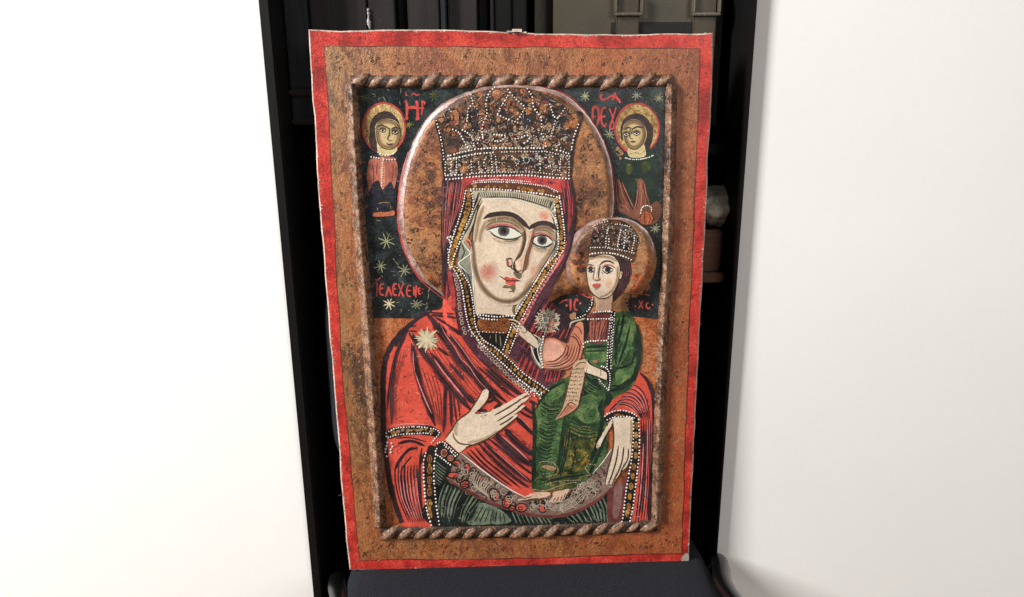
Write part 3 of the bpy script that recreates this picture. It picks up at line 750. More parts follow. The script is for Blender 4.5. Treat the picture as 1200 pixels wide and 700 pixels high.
# the twists of the upper and lower rope: plump slanted strands, each its own piece
def strand_mesh(L, W, Hh):
    V, Fs = [], []; nu, nv = 14, 8
    for i in range(nu + 1):
        u = -1 + 2 * i / nu; prof = max(.02, 1 - abs(u) ** 1.9) ** .9
        for j in range(nv + 1):
            a = math.pi * j / nv
            V.append((u * L / 2, -math.sin(a) * Hh * (prof ** .8), -math.cos(a) * W / 2 * prof))
    for i in range(nu):
        for j in range(nv):
            k = i * (nv + 1) + j; Fs.append((k, k + nv + 1, k + nv + 2, k + 1))
    return mesh('rope_twist', V, Fs)
SM = [strand_mesh(.0282, .0126, .0070), strand_mesh(.0268, .0118, .0064)]
for s_ in SM:
    s_.polygons.foreach_set('use_smooth', [True] * len(s_.polygons)); s_.materials.append(M['rope'])
def strands(side, n, ang):
    q = resample(ROPE[side], n * 2 + 1)[1::2]
    for k, c in enumerate(q):
        p = board([c], .0004)[0]
        o = bpy.data.objects.new('rope_twist', SM[k % 2]); COL.objects.link(o); o.parent = RP[side]
        o.location = p + np.array((random.uniform(-.0006, .0006), 0, random.uniform(-.0004, .0004)))
        o.rotation_euler = (0, -math.radians(ang + random.uniform(-9, 9)), 0); s = random.uniform(.86, 1.08); o.scale = (s, random.uniform(.7, 1.1), s * random.uniform(.9, 1.08))
strands('top', 18, 34); strands('bottom', 17, 32)

# stamped rosettes and tooling on the border
bo = np.array(inn); rope_in = np.array([(404, 86), (798, 86), (780, 634), (436, 636)])
cl = [(399, 190), (403, 250), (405, 290), (410, 330), (412, 398), (414, 412), (417, 470), (421, 560), (427, 585), (429, 612), (405, 130), (398, 75), (440, 72), (470, 75), (508, 70), (545, 72), (575, 66), (640, 68), (682, 68), (708, 73), (735, 70), (770, 72), (808, 80), (806, 110), (801, 195), (797, 205), (797, 222), (800, 265), (797, 320), (795, 378), (790, 440), (787, 510), (786, 545), (784, 585), (779, 625), (755, 640), (678, 640), (640, 637), (700, 636), (625, 643), (585, 641), (528, 645), (520, 640), (490, 640), (445, 645), (432, 648), (455, 640), (546, 640), (424, 440), (407, 225)]
rings_, ticks, pale = [], [], []
for c in cl:
    for k in range(random.randint(1, 3)):
        q = (c[0] + random.gauss(0, 3.4), c[1] + random.gauss(0, 3.4)); rings_.append((ring(q, random.uniform(.8, 1.5), 7)[random.randint(0, 2):], random.uniform(.5, .9)))
    for k in range(8):
        q = (c[0] + random.gauss(0, 4.4), c[1] + random.gauss(0, 5)); ticks.append(([q, (q[0] + random.uniform(-2, 2), q[1] + random.uniform(-2, 2))], random.uniform(.7, 1.4)))
    for k in range(4):
        q = np.array((c[0] + random.gauss(0, 7), c[1] + random.gauss(0, 6))); a = random.uniform(0, 6.28); L = [tuple(q)]
        for _ in range(3): q = q + 1.7 * np.array((math.cos(a), math.sin(a))); a += random.uniform(-1.3, 1.3); L.append(tuple(q))
        pale.append((L, .7))
lines('stamped_rosette', rings_ + ticks, 'black', 3.1, kind='stuff')
lines('stamped_highlight', pale, 'tan', 3.0, kind='stuff')

# ================================================================== ICON: grounds and haloes
fill('lower_ground', [(419, 101), (782, 101), (768, 614), (449, 618)], 'lowfield', 2.4, smooth=False, step=0, flat=True, rag=0)
LG = fill('upper_ground', [(418, 101), (783, 101), (776, 300), (773, 369), (700, 372), (560, 374), (436, 373), (428, 300)], 'teal', 3.2, smooth=False, step=0, flat=True, rag=0, label='dark teal painted ground behind the figures')
lines('ground_dust', squiggles([(432, 104), (470, 104), (462, 260), (530, 340), (500, 368), (440, 368)], 26, 6, .6), 'star', 3.6, w=.7, kind='stuff')
HALOF = HALO[:13] + [(527, 372), (545, 392), (628, 392), (645, 362)] + HALO[16:]
HL = fill('mother_halo', HALO, 'halo', 3.6, step=2.6, closed_step=2.4, skirt=.0009)
lh = spline(HALO[:13], 2); rh = spline(HALO[20:] + HALO[:1], 2)
def shift(p, d): 
    t = np.gradient(p, axis=0); n_ = np.stack([-t[:, 1], t[:, 0]], 1); n_ /= np.hypot(*n_.T)[:, None]; return p + n_ * d
lines('halo_rim', [(shift(lh, -3.0), 6.0), (shift(rh, -2.8), 4.6)], 'rim', 4.9, HL, smooth=False, taper=(.5, .3), jit=.3)
lines('halo_outline', [(shift(lh, .9)[int(len(lh) * .45):], 1.8), (shift(rh, .8), 1.0)], 'rimred', 4.4, HL, smooth=False, jit=.4)
hr, ht = [], []
HP = [(496, 215), (502, 248), (507, 262), (487, 270), (512, 275), (495, 290), (511, 305), (500, 311), (512, 333), (492, 233), (505, 190), (498, 176), (515, 320), (479, 283), (503, 236), (486, 310), (508, 226), (683, 174), (692, 173), (684, 186), (697, 206), (698, 220), (697, 238), (690, 168), (684, 222), (700, 190), (704, 252), (688, 250), (680, 236), (705, 228), (693, 160), (702, 170)]
for c in HP:
    a0 = random.random()
    for k in range(random.randint(2, 5)): hr.append((ring((c[0] + random.uniform(1.5, 4) * math.cos(a0 + k * 1.3), c[1] + random.uniform(1.5, 4) * math.sin(a0 + k * 1.3)), random.uniform(.7, 1.3), 6), random.uniform(.5, 1)))
    for k in range(6):
        q = (c[0] + random.gauss(0, 5), c[1] + random.gauss(0, 5)); ht.append(([q, (q[0] + random.uniform(-2.5, 2.5), q[1] + random.uniform(-2.5, 2.5))], .9))
lines('stamped_rosette', hr + ht[:100], 'black', 4.6, HL, kind='stuff')
lines('stamped_highlight', ht[100:], 'tan', 4.6, HL, kind='stuff')

# ================================================================== ICON: stars and red lettering
def star(c, r, n=8, a0=.2):
    out = []
    for k in range(n):
        a = a0 + k * 2 * math.pi / n; rr = r * random.uniform(.75, 1.15); out.append([(c[0], c[1]), (c[0] + rr * math.cos(a), c[1] + rr * math.sin(a))])
    return out
for c, r, m_ in [((453, 283), 10, 'star'), ((446, 312), 8, 'star'), ((474, 317), 8.5, 'star'), ((456, 356), 7, 'starbright'), ((488, 357), 7, 'star'), ((509, 112), 7, 'greenmoss'), ((427, 114), 6, 'greenmoss'), ((685.5, 113), 6, 'star'), ((714.5, 158), 6.5, 'star'), ((746, 112), 6, 'scarf'), ((771.5, 115), 6, 'star'), ((768, 268), 6, 'star'), ((480, 146), 5, 'greenmoss'), ((726, 360), 1, 'star')]:
    if r > 2: lines('painted_star', star(c, r, 8, random.random()), m_, 4.2, w=1.1, taper=(1, .4))
def letters(name, S, w=2.2, layer=4.3):
    return lines(name, S, 'letter', layer, w=w, taper=(.8, .6), jit=.22)
letters('letter_title', [[(439, 327), (442, 328.5), (446, 325.5)]], 1.5)
for S in ([[(441, 331), (442, 339), (441.5, 348)]],
          [[(450, 333), (446.5, 333.5), (445, 339), (446, 345), (450, 346)], [(445.5, 338.5), (449, 338)]],
          [[(455, 336), (454, 342), (452, 348)], [(455, 336), (457, 341), (459, 347.5)]],
          [[(465, 333.5), (462, 333), (460.5, 339), (461.5, 345.5), (465.5, 346)], [(461, 339), (464.5, 338.5)]],
          [[(467, 333), (469.5, 340), (473, 348)], [(472.5, 332), (470, 340), (467, 348)]],
          [[(482, 335), (478.5, 335), (476.5, 341), (478, 347), (482, 347.5)], [(477, 341), (481.5, 340.5)]],
          [[(485, 336), (485.2, 347)], [(488, 334.5), (487.2, 349)], [(485, 345), (488, 339)]],
          [[(492.5, 337.5), (490.2, 339), (491, 344), (493.5, 345)], [(490.5, 341), (493, 340.6)], [(495, 338.5), (495.6, 339.2)], [(494.8, 343), (495.4, 343.8)]]):
    letters('letter', S, 2.0)
letters('letter', [[(474.5, 118), (476.5, 121), (477, 130), (476.5, 139.5)], [(477, 127), (483, 126), (489, 126.5)], [(487.5, 118.5), (489, 122), (489.5, 132), (489.5, 140)], [(475, 139.5), (478.5, 139)], [(487, 140), (492, 139)]], 3.0)
letters('letter', [[(494.5, 118), (495, 127), (494, 135)], [(489.5, 127), (497, 127)], [(494.5, 119), (497.5, 120), (497, 123)]], 1.8)
letters('letter_title', [[(476, 108), (475.5, 111.5), (478, 112)], [(482, 112), (485, 109.5), (488, 112), (492, 110.5)]], 1.5)
letters('letter', [[(695, 149), (694.5, 138), (695, 128), (698, 125), (701, 129), (701.5, 140), (699, 149)], [(695, 137), (698, 137)]], 2.6)
letters('letter', [[(710, 127), (706.5, 127), (704.5, 134), (705, 143), (708, 148.5), (710.5, 145)], [(705, 137.5), (710, 136)]], 2.4)
letters('letter', [[(714, 127), (717, 135), (719, 139)], [(722, 126), (719, 136), (717, 143)], [(717.5, 140), (714.8, 150), (719.5, 150), (718, 141)]], 1.8)
letters('letter_title', [[(706, 111), (703.5, 113), (706, 117), (711, 116), (716, 113), (720, 113), (724, 116), (727, 121)], [(721, 108.5), (719.5, 113), (718, 118)]], 2.6)
letters('letter', [[(668.5, 350.5), (668.8, 364.5)]], 2.6, 6); letters('letter', [[(677.5, 353), (675, 351), (673, 357), (674, 363), (677, 363)]], 2.4, 6)
dots('letter_point', [(664.5, 358.5), (680.5, 356), (744.5, 359), (765, 357.5)], 1.5, 'letter', 6, kind=None)
letters('letter', [[(749, 352), (751, 357), (753.5, 362)], [(753, 352.5), (750.5, 358), (748, 362)]], 1.7, 6); letters('letter', [[(760, 355), (758, 355.5), (757.5, 360), (760, 362), (762, 360)]], 1.7, 6)
letters('letter_title', [[(752, 346.5), (757, 345.5), (762, 347)]], 1.3, 6); letters('letter_title', [[(666, 346.5), (670, 347.5), (673, 345), (677, 347)]], 1.2, 6)

# ================================================================== ICON: mother's robe
def group_part(name, label=None):
    o = bpy.data.objects.new(name, None); COL.objects.link(o); o.empty_display_size = .01; o.parent = ICON
    if label: o['label'] = label
    return o
ROBE = fill('mother_robe', [(490, 371), (503, 365), (518, 360), (519, 330), (530, 330), (546, 395), (572, 426), (600, 448), (629, 466), (630, 520), (628, 585), (600, 582), (545, 535), (515, 525), (507, 540), (503, 565), (505, 590), (510, 615), (472, 616), (462, 590), (456, 565), (452, 535), (449, 500), (448, 450), (450, 424), (456, 408), (466, 394), (478, 382)], 'red', 5, step=7, label='vermilion red robe with dark folds')
lines('robe_outline', [([(506, 365), (492, 372), (478, 383), (466, 395), (456, 410), (451, 426), (449, 450), (449, 480), (450, 510), (453, 540), (457, 566), (463, 590), (471, 613)], 6), ([(478, 384), (470, 394), (462, 405)], 7)], 'plum', 6, ROBE, jit=.2, taper=(.4, 1))
fo = [([(501, 369), (508, 377), (515, 389), (524, 402), (533, 416), (543, 430), (556, 441), (567, 455), (578, 466), (588, 474)], 6.5), ([(514, 379), (524, 391), (536, 404), (547, 420), (557, 434), (568, 448), (582, 462), (594, 472)], 4.5),
      ([(477, 388), (470, 402), (463, 422), (460, 450), (459, 475), (459, 497)], 3.4), ([(475, 396), (466, 412), (460, 430), (456, 455), (454, 480)], 1.8),
      ([(483, 402), (486, 420), (490, 441), (496, 462), (503, 480), (510, 499)], 5.5), ([(480, 390), (489, 402), (498, 416), (507, 427), (514, 438), (522, 449), (532, 460), (544, 472), (553, 482)], 6.5),
      ([(505, 414), (514, 426), (526, 440), (538, 454), (550, 467), (560, 476)], 5.5),
      ([(523, 447), (521.5, 468), (521, 490), (519.5, 507)], 3.2), ([(527, 455), (528.5, 475), (529, 500)], 2.8), ([(531, 462), (533, 478), (535, 494)], 1.4), ([(536, 468), (538, 480), (539, 489)], 1.2),
      ([(513, 408), (519, 412), (526, 417)], 2.6), ([(527, 427), (533, 433), (544, 446)], 3.2), ([(476, 384), (482, 382.5), (488, 382)], 1.6), ([(478, 388.5), (484, 388), (488, 389)], 1.4),
      ([(503, 366.5), (512, 367), (522, 367.5), (533, 368)], 1.4), ([(505, 369.5), (515, 370), (525, 371), (534, 373)], 2.6), ([(510, 372), (522, 379), (534, 388), (542, 392)], 2.0), ([(526, 384), (533, 387), (541, 393)], 3),
      ([(533, 345), (535, 362), (538, 380), (543, 394), (553, 408), (566, 422), (582, 438), (600, 453), (616, 466)], 3.2), ([(560, 430), (575, 443), (592, 458), (604, 466)], 2.6), ([(571, 432), (586, 446), (604, 459), (611, 463)], 3.4), ([(566, 430), (580, 444), (600, 463)], 1.2),
      ([(579, 480), (583, 476), (588, 473)], 3), ([(570, 472), (576, 470), (580, 466)], 2.5), ([(560, 480), (566, 482), (571, 482)], 4),
      ([(613, 477), (620, 482), (629, 488)], 3.0), ([(609, 482), (617, 487), (628, 492)], 2.2), ([(605, 489), (613, 497), (628, 511)], 4.6), ([(620, 470), (629, 474)], 2.5),
      ([(592, 503), (602, 515), (614, 526), (628, 535)], 6.5), ([(580, 508), (592, 521), (606, 533), (627, 547)], 7.5), ([(572, 514), (590, 528), (608, 544), (627, 558)], 2.0), ([(566, 517), (582, 533), (602, 551), (626, 568)], 4.4), ([(561, 520), (577, 537), (598, 556), (620, 572)], 3.0), ([(556, 524), (570, 540), (590, 556), (610, 572)], 1.8), ([(551, 527), (566, 543), (584, 558), (600, 570)], 1.8), ([(547, 530), (562, 545), (580, 560), (596, 572)], 1.6), ([(569, 530), (590, 548), (615, 568)], 1.4),
      ([(574, 509), (600, 534), (612, 544)], 1.2), ([(540, 525), (548, 521), (560, 514), (575, 508), (590, 500)], 4.5)]
for k_, (f_, c_) in enumerate(((1.5, (190, 68, 56)), (1.3, (160, 54, 48)), (1.12, (116, 42, 42)))):
    lines('fold_halftone', [(p_, w_ * f_ + .5) for p_, w_ in fo], tone(c_, .4), 5.5 + .25 * k_, ROBE, kind='stuff', jit=.25)
lines('fold_shadow', fo, 'plum', 6.4, ROBE, jit=.25)
lines('fold_highlight', [([(516, 380), (522, 392), (532, 406), (540, 420), (550, 430), (560, 445), (572, 458)], .9), ([(521, 381), (530, 394), (541, 408), (552, 424), (562, 438)], .8), ([(486, 436), (491, 450), (499, 470), (506, 485)], 1.3), ([(484, 412), (484.5, 425), (486, 436)], 1), ([(509, 421), (518, 434), (530, 449), (543, 465)], 1.8), ([(459, 499), (480, 497), (503, 498)], 1.2), ([(598, 482), (612, 492), (624, 505)], 1), ([(544, 500), (560, 512)], .01), ([(588, 511), (604, 525), (620, 540)], 1.6), ([(577, 526), (600, 546), (622, 566)], .8)], 'pink', 7, ROBE)
lines('robe_fleck', squiggles([(470, 410), (500, 430), (520, 450), (518, 495), (462, 495), (465, 440)], 46, 2.2, .5) + squiggles([(520, 410), (560, 455), (575, 478), (560, 470), (530, 440)], 16, 2, .5) + squiggles([(600, 505), (625, 520), (620, 530), (595, 512)], 16, 1.8), 'wine', 6.3, ROBE, w=.8, kind='stuff')
# lower sleeve folds, swept lines
lines('sleeve_fold', [(s, random.uniform(1.0, 2.6)) for s in between([(462, 545), (461, 560), (466, 585), (478, 612)], [(494, 545), (494, 565), (495, 590), (498, 612)], 9, False)] + [([(489, 525), (478, 528), (468, 540), (462, 552)], 3.2), ([(482, 535), (472, 548), (468, 565)], 1.6), ([(494, 525), (492, 545), (490, 570), (492, 590)], 2.4), ([(464, 514), (480, 513), (500, 518)], 1.6), ([(466, 520), (482, 517), (498, 523)], 3.2), ([(498, 530), (492, 545)], 2.5)], 'plum', 6.4, ROBE)
lines('sleeve_light', [(s, 1.1) for s in between([(466, 560), (470, 585), (482, 610)], [(490, 560), (492, 585), (496, 608)], 6, False)], 'pink', 7, ROBE)
# shoulder star
SS = star((500, 398), 15, 8, .1) ; SSb = star((500, 398), 12.5, 16, .3)
ss_ = fill('shoulder_star', circle((500, 398), 10.5, 12), 'tan', 7.0, step=0)
lines('star_ray', SSb, 'cream', 7.6, ss_, w=2.0, taper=(1, .3)); lines('star_ray', [([(490, 389), (500, 398)], 1.8), ([(512, 387), (500, 398)], 1.8), ([(501, 383), (500, 411)], 1.8), ([(490, 408), (500, 398)], 1.8), ([(512, 407), (500, 398)], 2)] + [(s, 1) for s in SS], 'starbright', 8.1, ss_)
# forearm trim
TR = fill('sleeve_trim', [(454, 504), (466, 500.5), (486, 499), (506, 499.5), (516, 507), (512, 513), (505, 511), (486, 509.5), (466, 512), (456, 514)], 'black', 7.3, step=0)
fills('trim_ornament', blobs([(458, 503), (510, 502), (508, 509), (460, 511)], 26, .8, 2.2), 'tan', 7.7, TR, kind='stuff', step=0, closed_step=1.5, skirt=0)
fills('trim_ornament', blobs([(458, 503), (510, 502), (508, 509), (460, 511)], 10, .8, 2), 'goldtrim', 7.8, TR, kind='stuff', step=0, closed_step=1.5, skirt=0)
pearls('pearl_trim', [[(456, 506), (463, 502.5), (475, 501), (490, 500.5), (501, 501.5)], [(455, 513), (468, 509.5), (485, 508.5), (500, 508), (505, 509)], [(505, 502.5), (511, 503.5), (515, 508), (511, 513), (506, 519)], [(452.5, 508), (453, 512)]], 3.1, .95, 8, TR)
pearls('pearl_trim', [], 3, 1.25, 8, TR, extra=[(454, 519), (453, 523), (452, 526.5), (451.5, 530), (453, 535), (459, 520), (460, 524), (458, 527), (458, 530.5)])
GV = fill('gold_sleeve_border', hull_strip([(503, 522), (498, 535), (496, 550), (497, 570), (499, 590), (506, 616)], [(512, 524), (510, 540), (508.5, 555), (509.5, 575), (511.5, 595), (515, 616)]), 'black', 7.4, step=0)
fills('gold_scroll', [circle((503.5, y), 3.0, 9, 4.8) for y in (538, 551, 563, 577, 590, 603)] + [circle((503.3, y), 1.8, 8) for y in (545, 570, 596)], 'goldtrim', 7.9, GV, step=0, closed_step=1.6)
lines('gold_scroll_line', [ring((503.5, y), 1.6, 8, 3.2) for y in (538, 551, 563, 577, 590, 603)], 'umber', 8.4, GV, w=1.4)
pearls('pearl_trim', [[(499, 531), (497, 540), (496.5, 552), (497, 565), (498.5, 583), (500.5, 598), (505.5, 616)], [(511, 533), (509, 545), (508.7, 560), (510, 578), (511.5, 592), (515, 615)]], 4.3, 1.15, 8.4, GV)
# jewelled cuff and green sleeve
GS = fill('green_sleeve', [(511, 531), (529, 546), (522, 560), (515, 572), (509, 575), (508, 550)], 'under', 7.2, step=0)
lines('sleeve_stripe', between([(511, 541), (518, 547), (524, 551)], [(509, 562), (512, 566), (516, 569)], 7), 'underlt', 7.7, GS, w=.9)
CF = fill('jewelled_cuff', [(511, 521), (521, 517), (538, 532), (528, 547), (510, 533)], 'black', 8.2, step=0, smooth=False)
fills('cuff_jewel', [circle((520.5, 531), 3.6, 10, 4.4), circle((528, 537), 3.4, 10)], 'wine', 8.7, CF, step=0, closed_step=1.5)
lines('cuff_ring', [ring((520.5, 531), 3.4, 9, 4.2), ring((528, 537), 3.2, 9), ring((528, 537), 1.2, 6)], 'salmon', 9, CF, w=.9)
pearls('pearl_trim', [[(513, 520), (519, 518), (527, 525), (536, 533)], [(512, 526), (511, 532), (519, 538), (528, 545)], [(521, 522), (534, 535)]], 3.2, 1.05, 9, CF)

# underskirt
US = fill('green_underskirt', [(508, 568), (516, 566), (530, 560), (560, 575), (600, 592), (650, 600), (690, 588), (714, 572), (716, 614), (512, 617)], 'under', 5.6, step=8)
st1 = between([(521, 567), (515, 585), (514, 605)], [(556, 580), (546, 597), (541, 612)], 9) + between([(560, 583), (548, 600), (543, 613)], [(572, 590), (558, 605), (553, 614)], 4)
lines('skirt_stripe', [(s, random.choice((.6, .8, 1.2, 2.4))) for s in st1 if random.random() < .85], 'underlt', 6.1, US)
fill('skirt_light', [(562, 590), (575, 592), (590, 600), (598, 612), (570, 615), (548, 614), (556, 604)], 'underlt', 6.2, US, step=0)
lines('skirt_stripe', [(s, random.uniform(.8, 2)) for s in between([(600, 600), (606, 614)], [(640, 606), (646, 614)], 9)] + [(s, random.uniform(.8, 2.4)) for s in between([(660, 602), (672, 613)], [(690, 590), (700, 612)], 6)] + [(s, 1.8) for s in between([(693, 588), (699, 600), (702, 612)], [(705, 580), (711, 596), (712, 612)], 4)], 'underlt', 6.2, US)
lines('skirt_dark', [(s, 1.2) for s in between([(566, 594), (556, 612)], [(590, 602), (592, 613)], 7)], 'under', 6.7, US)
fill('mauve_fold', [(713, 572), (726, 566), (735, 556), (733, 585), (729, 614), (713, 614)], 'wine', 6.3, step=0)
fill('mauve_fold_light', [(720, 572), (729, 566), (728, 590), (723, 608), (718, 605), (719, 588)], 'mauve', 6.8, step=0)

# patterned cloth
CB = fill('patterned_cloth', [(540, 531), (560, 547), (580, 562), (600, 575), (615, 583), (640, 581), (662, 573), (690, 559), (704, 545), (717, 525), (726, 540), (722, 562), (706, 582), (680, 598), (650, 605), (622, 603), (595, 596), (570, 586), (545, 573), (524, 561)], 'cloth', 7.0, step=7)
lines('cloth_edge', [([(540, 531), (560, 547), (580, 562), (600, 575), (616, 583)], 1.3), ([(717, 526), (706, 542), (694, 556)], 1.0)], 'white', 8, CB)
lines('cloth_shadow', [([(524, 562), (548, 576), (575, 589), (600, 598), (625, 604), (650, 605.5), (676, 599.5), (702, 585), (722, 566)], 3.6), ([(525, 556), (552, 573), (580, 586)], 1.2)], 'wine', 7.7, CB)
fl = [(535, 543, 3.6, 2.2), (547, 549, 2.4, 4.6), (545, 568, 4.2, 3.2), (580, 581, 4.4, 5), (594, 589, 4.2, 5), (611, 595, 5.6, 3.6), (636, 596, 3.2, 3.4), (531, 557, 5.5, 2.2), (600, 596, 2.6, 2), (562, 560, 2, 2.6)]
fills('red_flower', [circle((x, y), a, 9, b) for x, y, a, b in fl], 'red', 7.8, CB, step=0, closed_step=1.6)
CA = [(543, 540), (560, 553), (582, 567), (604, 582), (604, 594), (575, 584), (548, 568), (532, 558)]; CBB = [(618, 588), (645, 586), (668, 577), (694, 562), (712, 540), (720, 546), (712, 566), (690, 583), (655, 599), (622, 598)]
lines('cloth_scroll_dark', [ring((x, y), a + 1.4, 10, b + 1.4) for x, y, a, b in fl] + [ring((x - 1, y + 1), a * .5, 8, b * .5) for x, y, a, b in fl[:6]] + spirals(CA, 16, 3, 6) + spirals(CBB, 20, 3, 6) + squiggles(CA, 26, 5) + squiggles(CBB, 30, 5), 'black', 8.1, CB, w=1.3)
lines('cloth_scroll', [(q, 1.0) for q in between([(557, 550), (553, 562), (559, 574)], [(577, 566), (570, 575), (574, 585)], 9)] + spirals(CA, 20, 2.5, 5.5) + spirals(CBB, 36, 2.5, 6) + squiggles(CBB, 40, 6) + between([(640, 593), (655, 591), (668, 583)], [(655, 602), (676, 591), (690, 575)], 7), 'clothline', 8.5, CB, w=.95)

# red robe over the other arm
RR = fill('robe_over_arm', [(749, 436), (757, 445), (764, 459), (767, 480), (766, 520), (764, 560), (761, 613), (739, 613), (745, 570), (749, 530), (749, 495), (743, 486), (730, 482), (716, 485), (708, 491), (709, 478), (720, 466), (737, 455)], 'red', 6.6, step=0)
lines('robe_over_arm_outline', [([(750, 437), (758, 446), (764, 460), (766.5, 480), (766, 520), (764, 560), (761, 612)], 4.5)], 'plum', 7.4, RR, taper=(.4, 1))
lines('fold_shadow', [(s, random.uniform(1.0, 2.0)) for s in between([(711, 488), (716, 479), (728, 475), (742, 480), (752, 492)], [(742, 448), (750, 452), (757, 462), (761, 478), (762, 492)], 8, False)] + [(s, random.uniform(1.2, 2.6)) for s in between([(750, 492), (751, 530), (749, 570), (743, 612)], [(764, 492), (763, 530), (762, 570), (759, 612)], 5, False)], 'plum', 7.3, RR)
lines('fold_highlight', [(s, .8) for s in between([(713, 486), (720, 478), (732, 477), (746, 486)], [(740, 452), (750, 456), (757, 466), (760, 482)], 7, False)] + [([(754, 520), (752, 560), (748, 600)], 1.2), ([(759, 500), (758, 550), (755, 600)], 1.0)], 'pink', 7.6, RR)
RT = fill('wrist_trim', hull_strip([(708, 490), (716, 484), (728, 481.5), (740, 484), (748, 490)], [(711, 495), (720, 489.5), (730, 488), (740, 489.5), (745, 493)]), 'black', 8, step=0)
fills('trim_ornament', blobs([(712, 490), (722, 485), (742, 487), (740, 488), (722, 488)], 9, .8, 1.8), 'amber', 8.5, RT, kind='stuff', step=0, closed_step=1.5, skirt=0)
pearls('pearl_trim', [[(709, 488), (713, 485), (721, 482), (731, 481.5), (741, 484.5), (746, 488)], [(712, 492.5), (718, 490), (727, 488.5), (737, 488.8), (744, 490.5)]], 3.3, 1.1, 8.8, RT)
GR = fill('gold_robe_border', hull_strip([(742, 491), (741.5, 515), (740, 540), (736, 562), (732, 590), (728, 614)], [(749, 491), (750, 515), (749.5, 540), (746, 565), (743, 590), (739.5, 614)]), 'black', 8, step=0)
fills('gold_scroll', [circle((x, y), 2.4, 9, 4.2) for x, y in ((746, 499), (745.5, 510), (745.2, 522), (745, 534), (743, 547), (741.5, 558), (739.5, 570), (738, 582), (736.5, 594), (735, 602))], 'goldtrim', 8.5, GR, step=0, closed_step=1.6)
lines('gold_scroll_line', [ring((x, y), 1.2, 7, 2.6) for x, y in ((746, 499), (745.2, 522), (743, 547), (739.5, 570), (736.5, 594))], 'umber', 8.9, GR, w=1.1)
pearls('pearl_trim', [[(742.5, 495), (742, 520), (740, 540), (738, 552), (734.5, 572), (732, 592), (729, 612)], [(748.7, 492), (749.5, 515), (749, 535), (747, 555), (744.5, 575), (742, 595), (738.5, 611)]], 4.0, 1.15, 8.9, GR)
lines('worn_edge', squiggles([(742, 590), (746, 590), (744, 612), (740, 612)], 8, 5, .4), 'pink', 8.6, RR, w=1)

# ================================================================== ICON: hood, crown
HD = fill('mother_hood', [(520, 208), (545, 208), (553, 222), (546, 262), (530, 300), (532, 316), (548, 328), (556, 345), (560, 385), (575, 404), (590, 412), (640, 455), (648, 452), (660, 440), (664, 415), (672, 385), (668, 370), (654, 360), (645, 352), (647, 338), (660, 312), (668, 290), (672, 262), (672, 240), (669, 208), (655, 210), (657, 240), (663, 270), (660, 296), (640, 325), (622, 350), (606, 380), (596, 400), (585, 412), (574, 430), (552, 410), (540, 390), (534, 360), (530, 345), (520, 350), (518, 320), (516.5, 280), (517.5, 245)], 'plumveil', 6.9, step=5, label='plum and red hood falling round the face')
rs = [([(530, 214), (526, 240), (522, 262), (521, 285)], 6), ([(543, 214), (540, 232), (535, 250), (532, 262)], 5.5), ([(536, 214), (532, 240), (528, 262), (525, 285)], 2.2), ([(527, 318), (528, 330), (531, 345), (534, 360)], 5.5), ([(524, 330), (523, 352)], 2), ([(524, 356), (530, 352), (532, 362)], 5),
      ([(665, 212), (667, 235), (667.5, 255), (666, 272)], 4), ([(660, 212), (661, 235), (662.5, 252)], 2.2), ([(671, 225), (671, 245), (669, 268)], 1.4), ([(664, 282), (660, 300), (652, 315)], 2.0), ([(657, 213), (659, 225)], 2)]
lines('veil_red_fold', rs + [(s, random.uniform(1.2, 2.6)) for s in between([(644, 345), (630, 368), (618, 390), (610, 405)], [(664, 392), (655, 408), (648, 425), (640, 442)], 7, False)], 'redveil', 7.8, HD)
lines('veil_red_fold', [(q, random.uniform(1.6, 3.2)) for q in between([(612, 412), (606, 425), (604, 436)], [(634, 434), (630, 446), (624, 452)], 5, False)] + [(q, random.uniform(1.2, 2.4)) for q in between([(640, 437), (638, 448)], [(660, 432), (654, 448)], 5, False)], 'redveil', 7.85, HD)
lines('veil_dark_fold', [([(521, 212), (518.5, 240), (517.8, 275), (519, 310), (521, 345)], 2.2), ([(533, 214), (529, 240), (525, 265)], 1.2), ([(670, 212), (673, 240), (672.5, 262), (669, 288), (660, 312), (648, 336)], 2.4), ([(663, 215), (664, 240), (664.5, 265)], 1.4)] + [(s, 1.8) for s in between([(638, 350), (626, 372), (614, 396)], [(662, 398), (654, 414), (646, 432)], 6)] + [(s, 1.1) for s in between([(638, 446), (640, 436)], [(656, 442), (658, 434)], 5)], 'plum', 8.2, HD)
lines('veil_streak', [(q, random.uniform(.6, 1.5)) for q in between([(521, 214), (518.5, 250), (518, 300), (521, 340)], [(546, 214), (541, 240), (533, 264), (526, 296)], 11)] + [(q, random.uniform(.5, 1.3)) for q in between([(657, 213), (662, 240), (664, 275)], [(669, 213), (672, 245), (670, 280)], 6)], 'plum', 8.05, HD)
lines('veil_streak_pale', [(q, .6) for q in between([(523, 214), (520, 250), (519, 300)], [(544, 214), (539, 240), (531, 262)], 6, False)], 'pink', 8.1, HD)
lines('veil_light', [([(519.5, 215), (519, 250), (518.5, 290)], .9), ([(527, 230), (523, 265)], .8), ([(541, 240), (536, 258)], .7), ([(656, 330), (640, 356), (630, 374)], .7)], 'mauve', 8.5, HD)
pk = hull_strip([(661, 298), (652, 314), (640, 332), (628, 352), (617, 374), (606, 396)], [(657, 298), (648, 312), (636, 328), (624, 347), (613, 368), (602, 391)])
fill('pink_piping', pk, 'pink', 8.1, HD, step=0); lines('piping_dash', [[(a[0], a[1]), (b[0], b[1])] for a, b in zip(along([(660, 299), (640, 331), (616, 374), (605, 394)], 5), along([(657, 297), (637, 328), (613, 370), (602, 390)], 5))], 'plumveil', 8.5, HD, w=1.8)
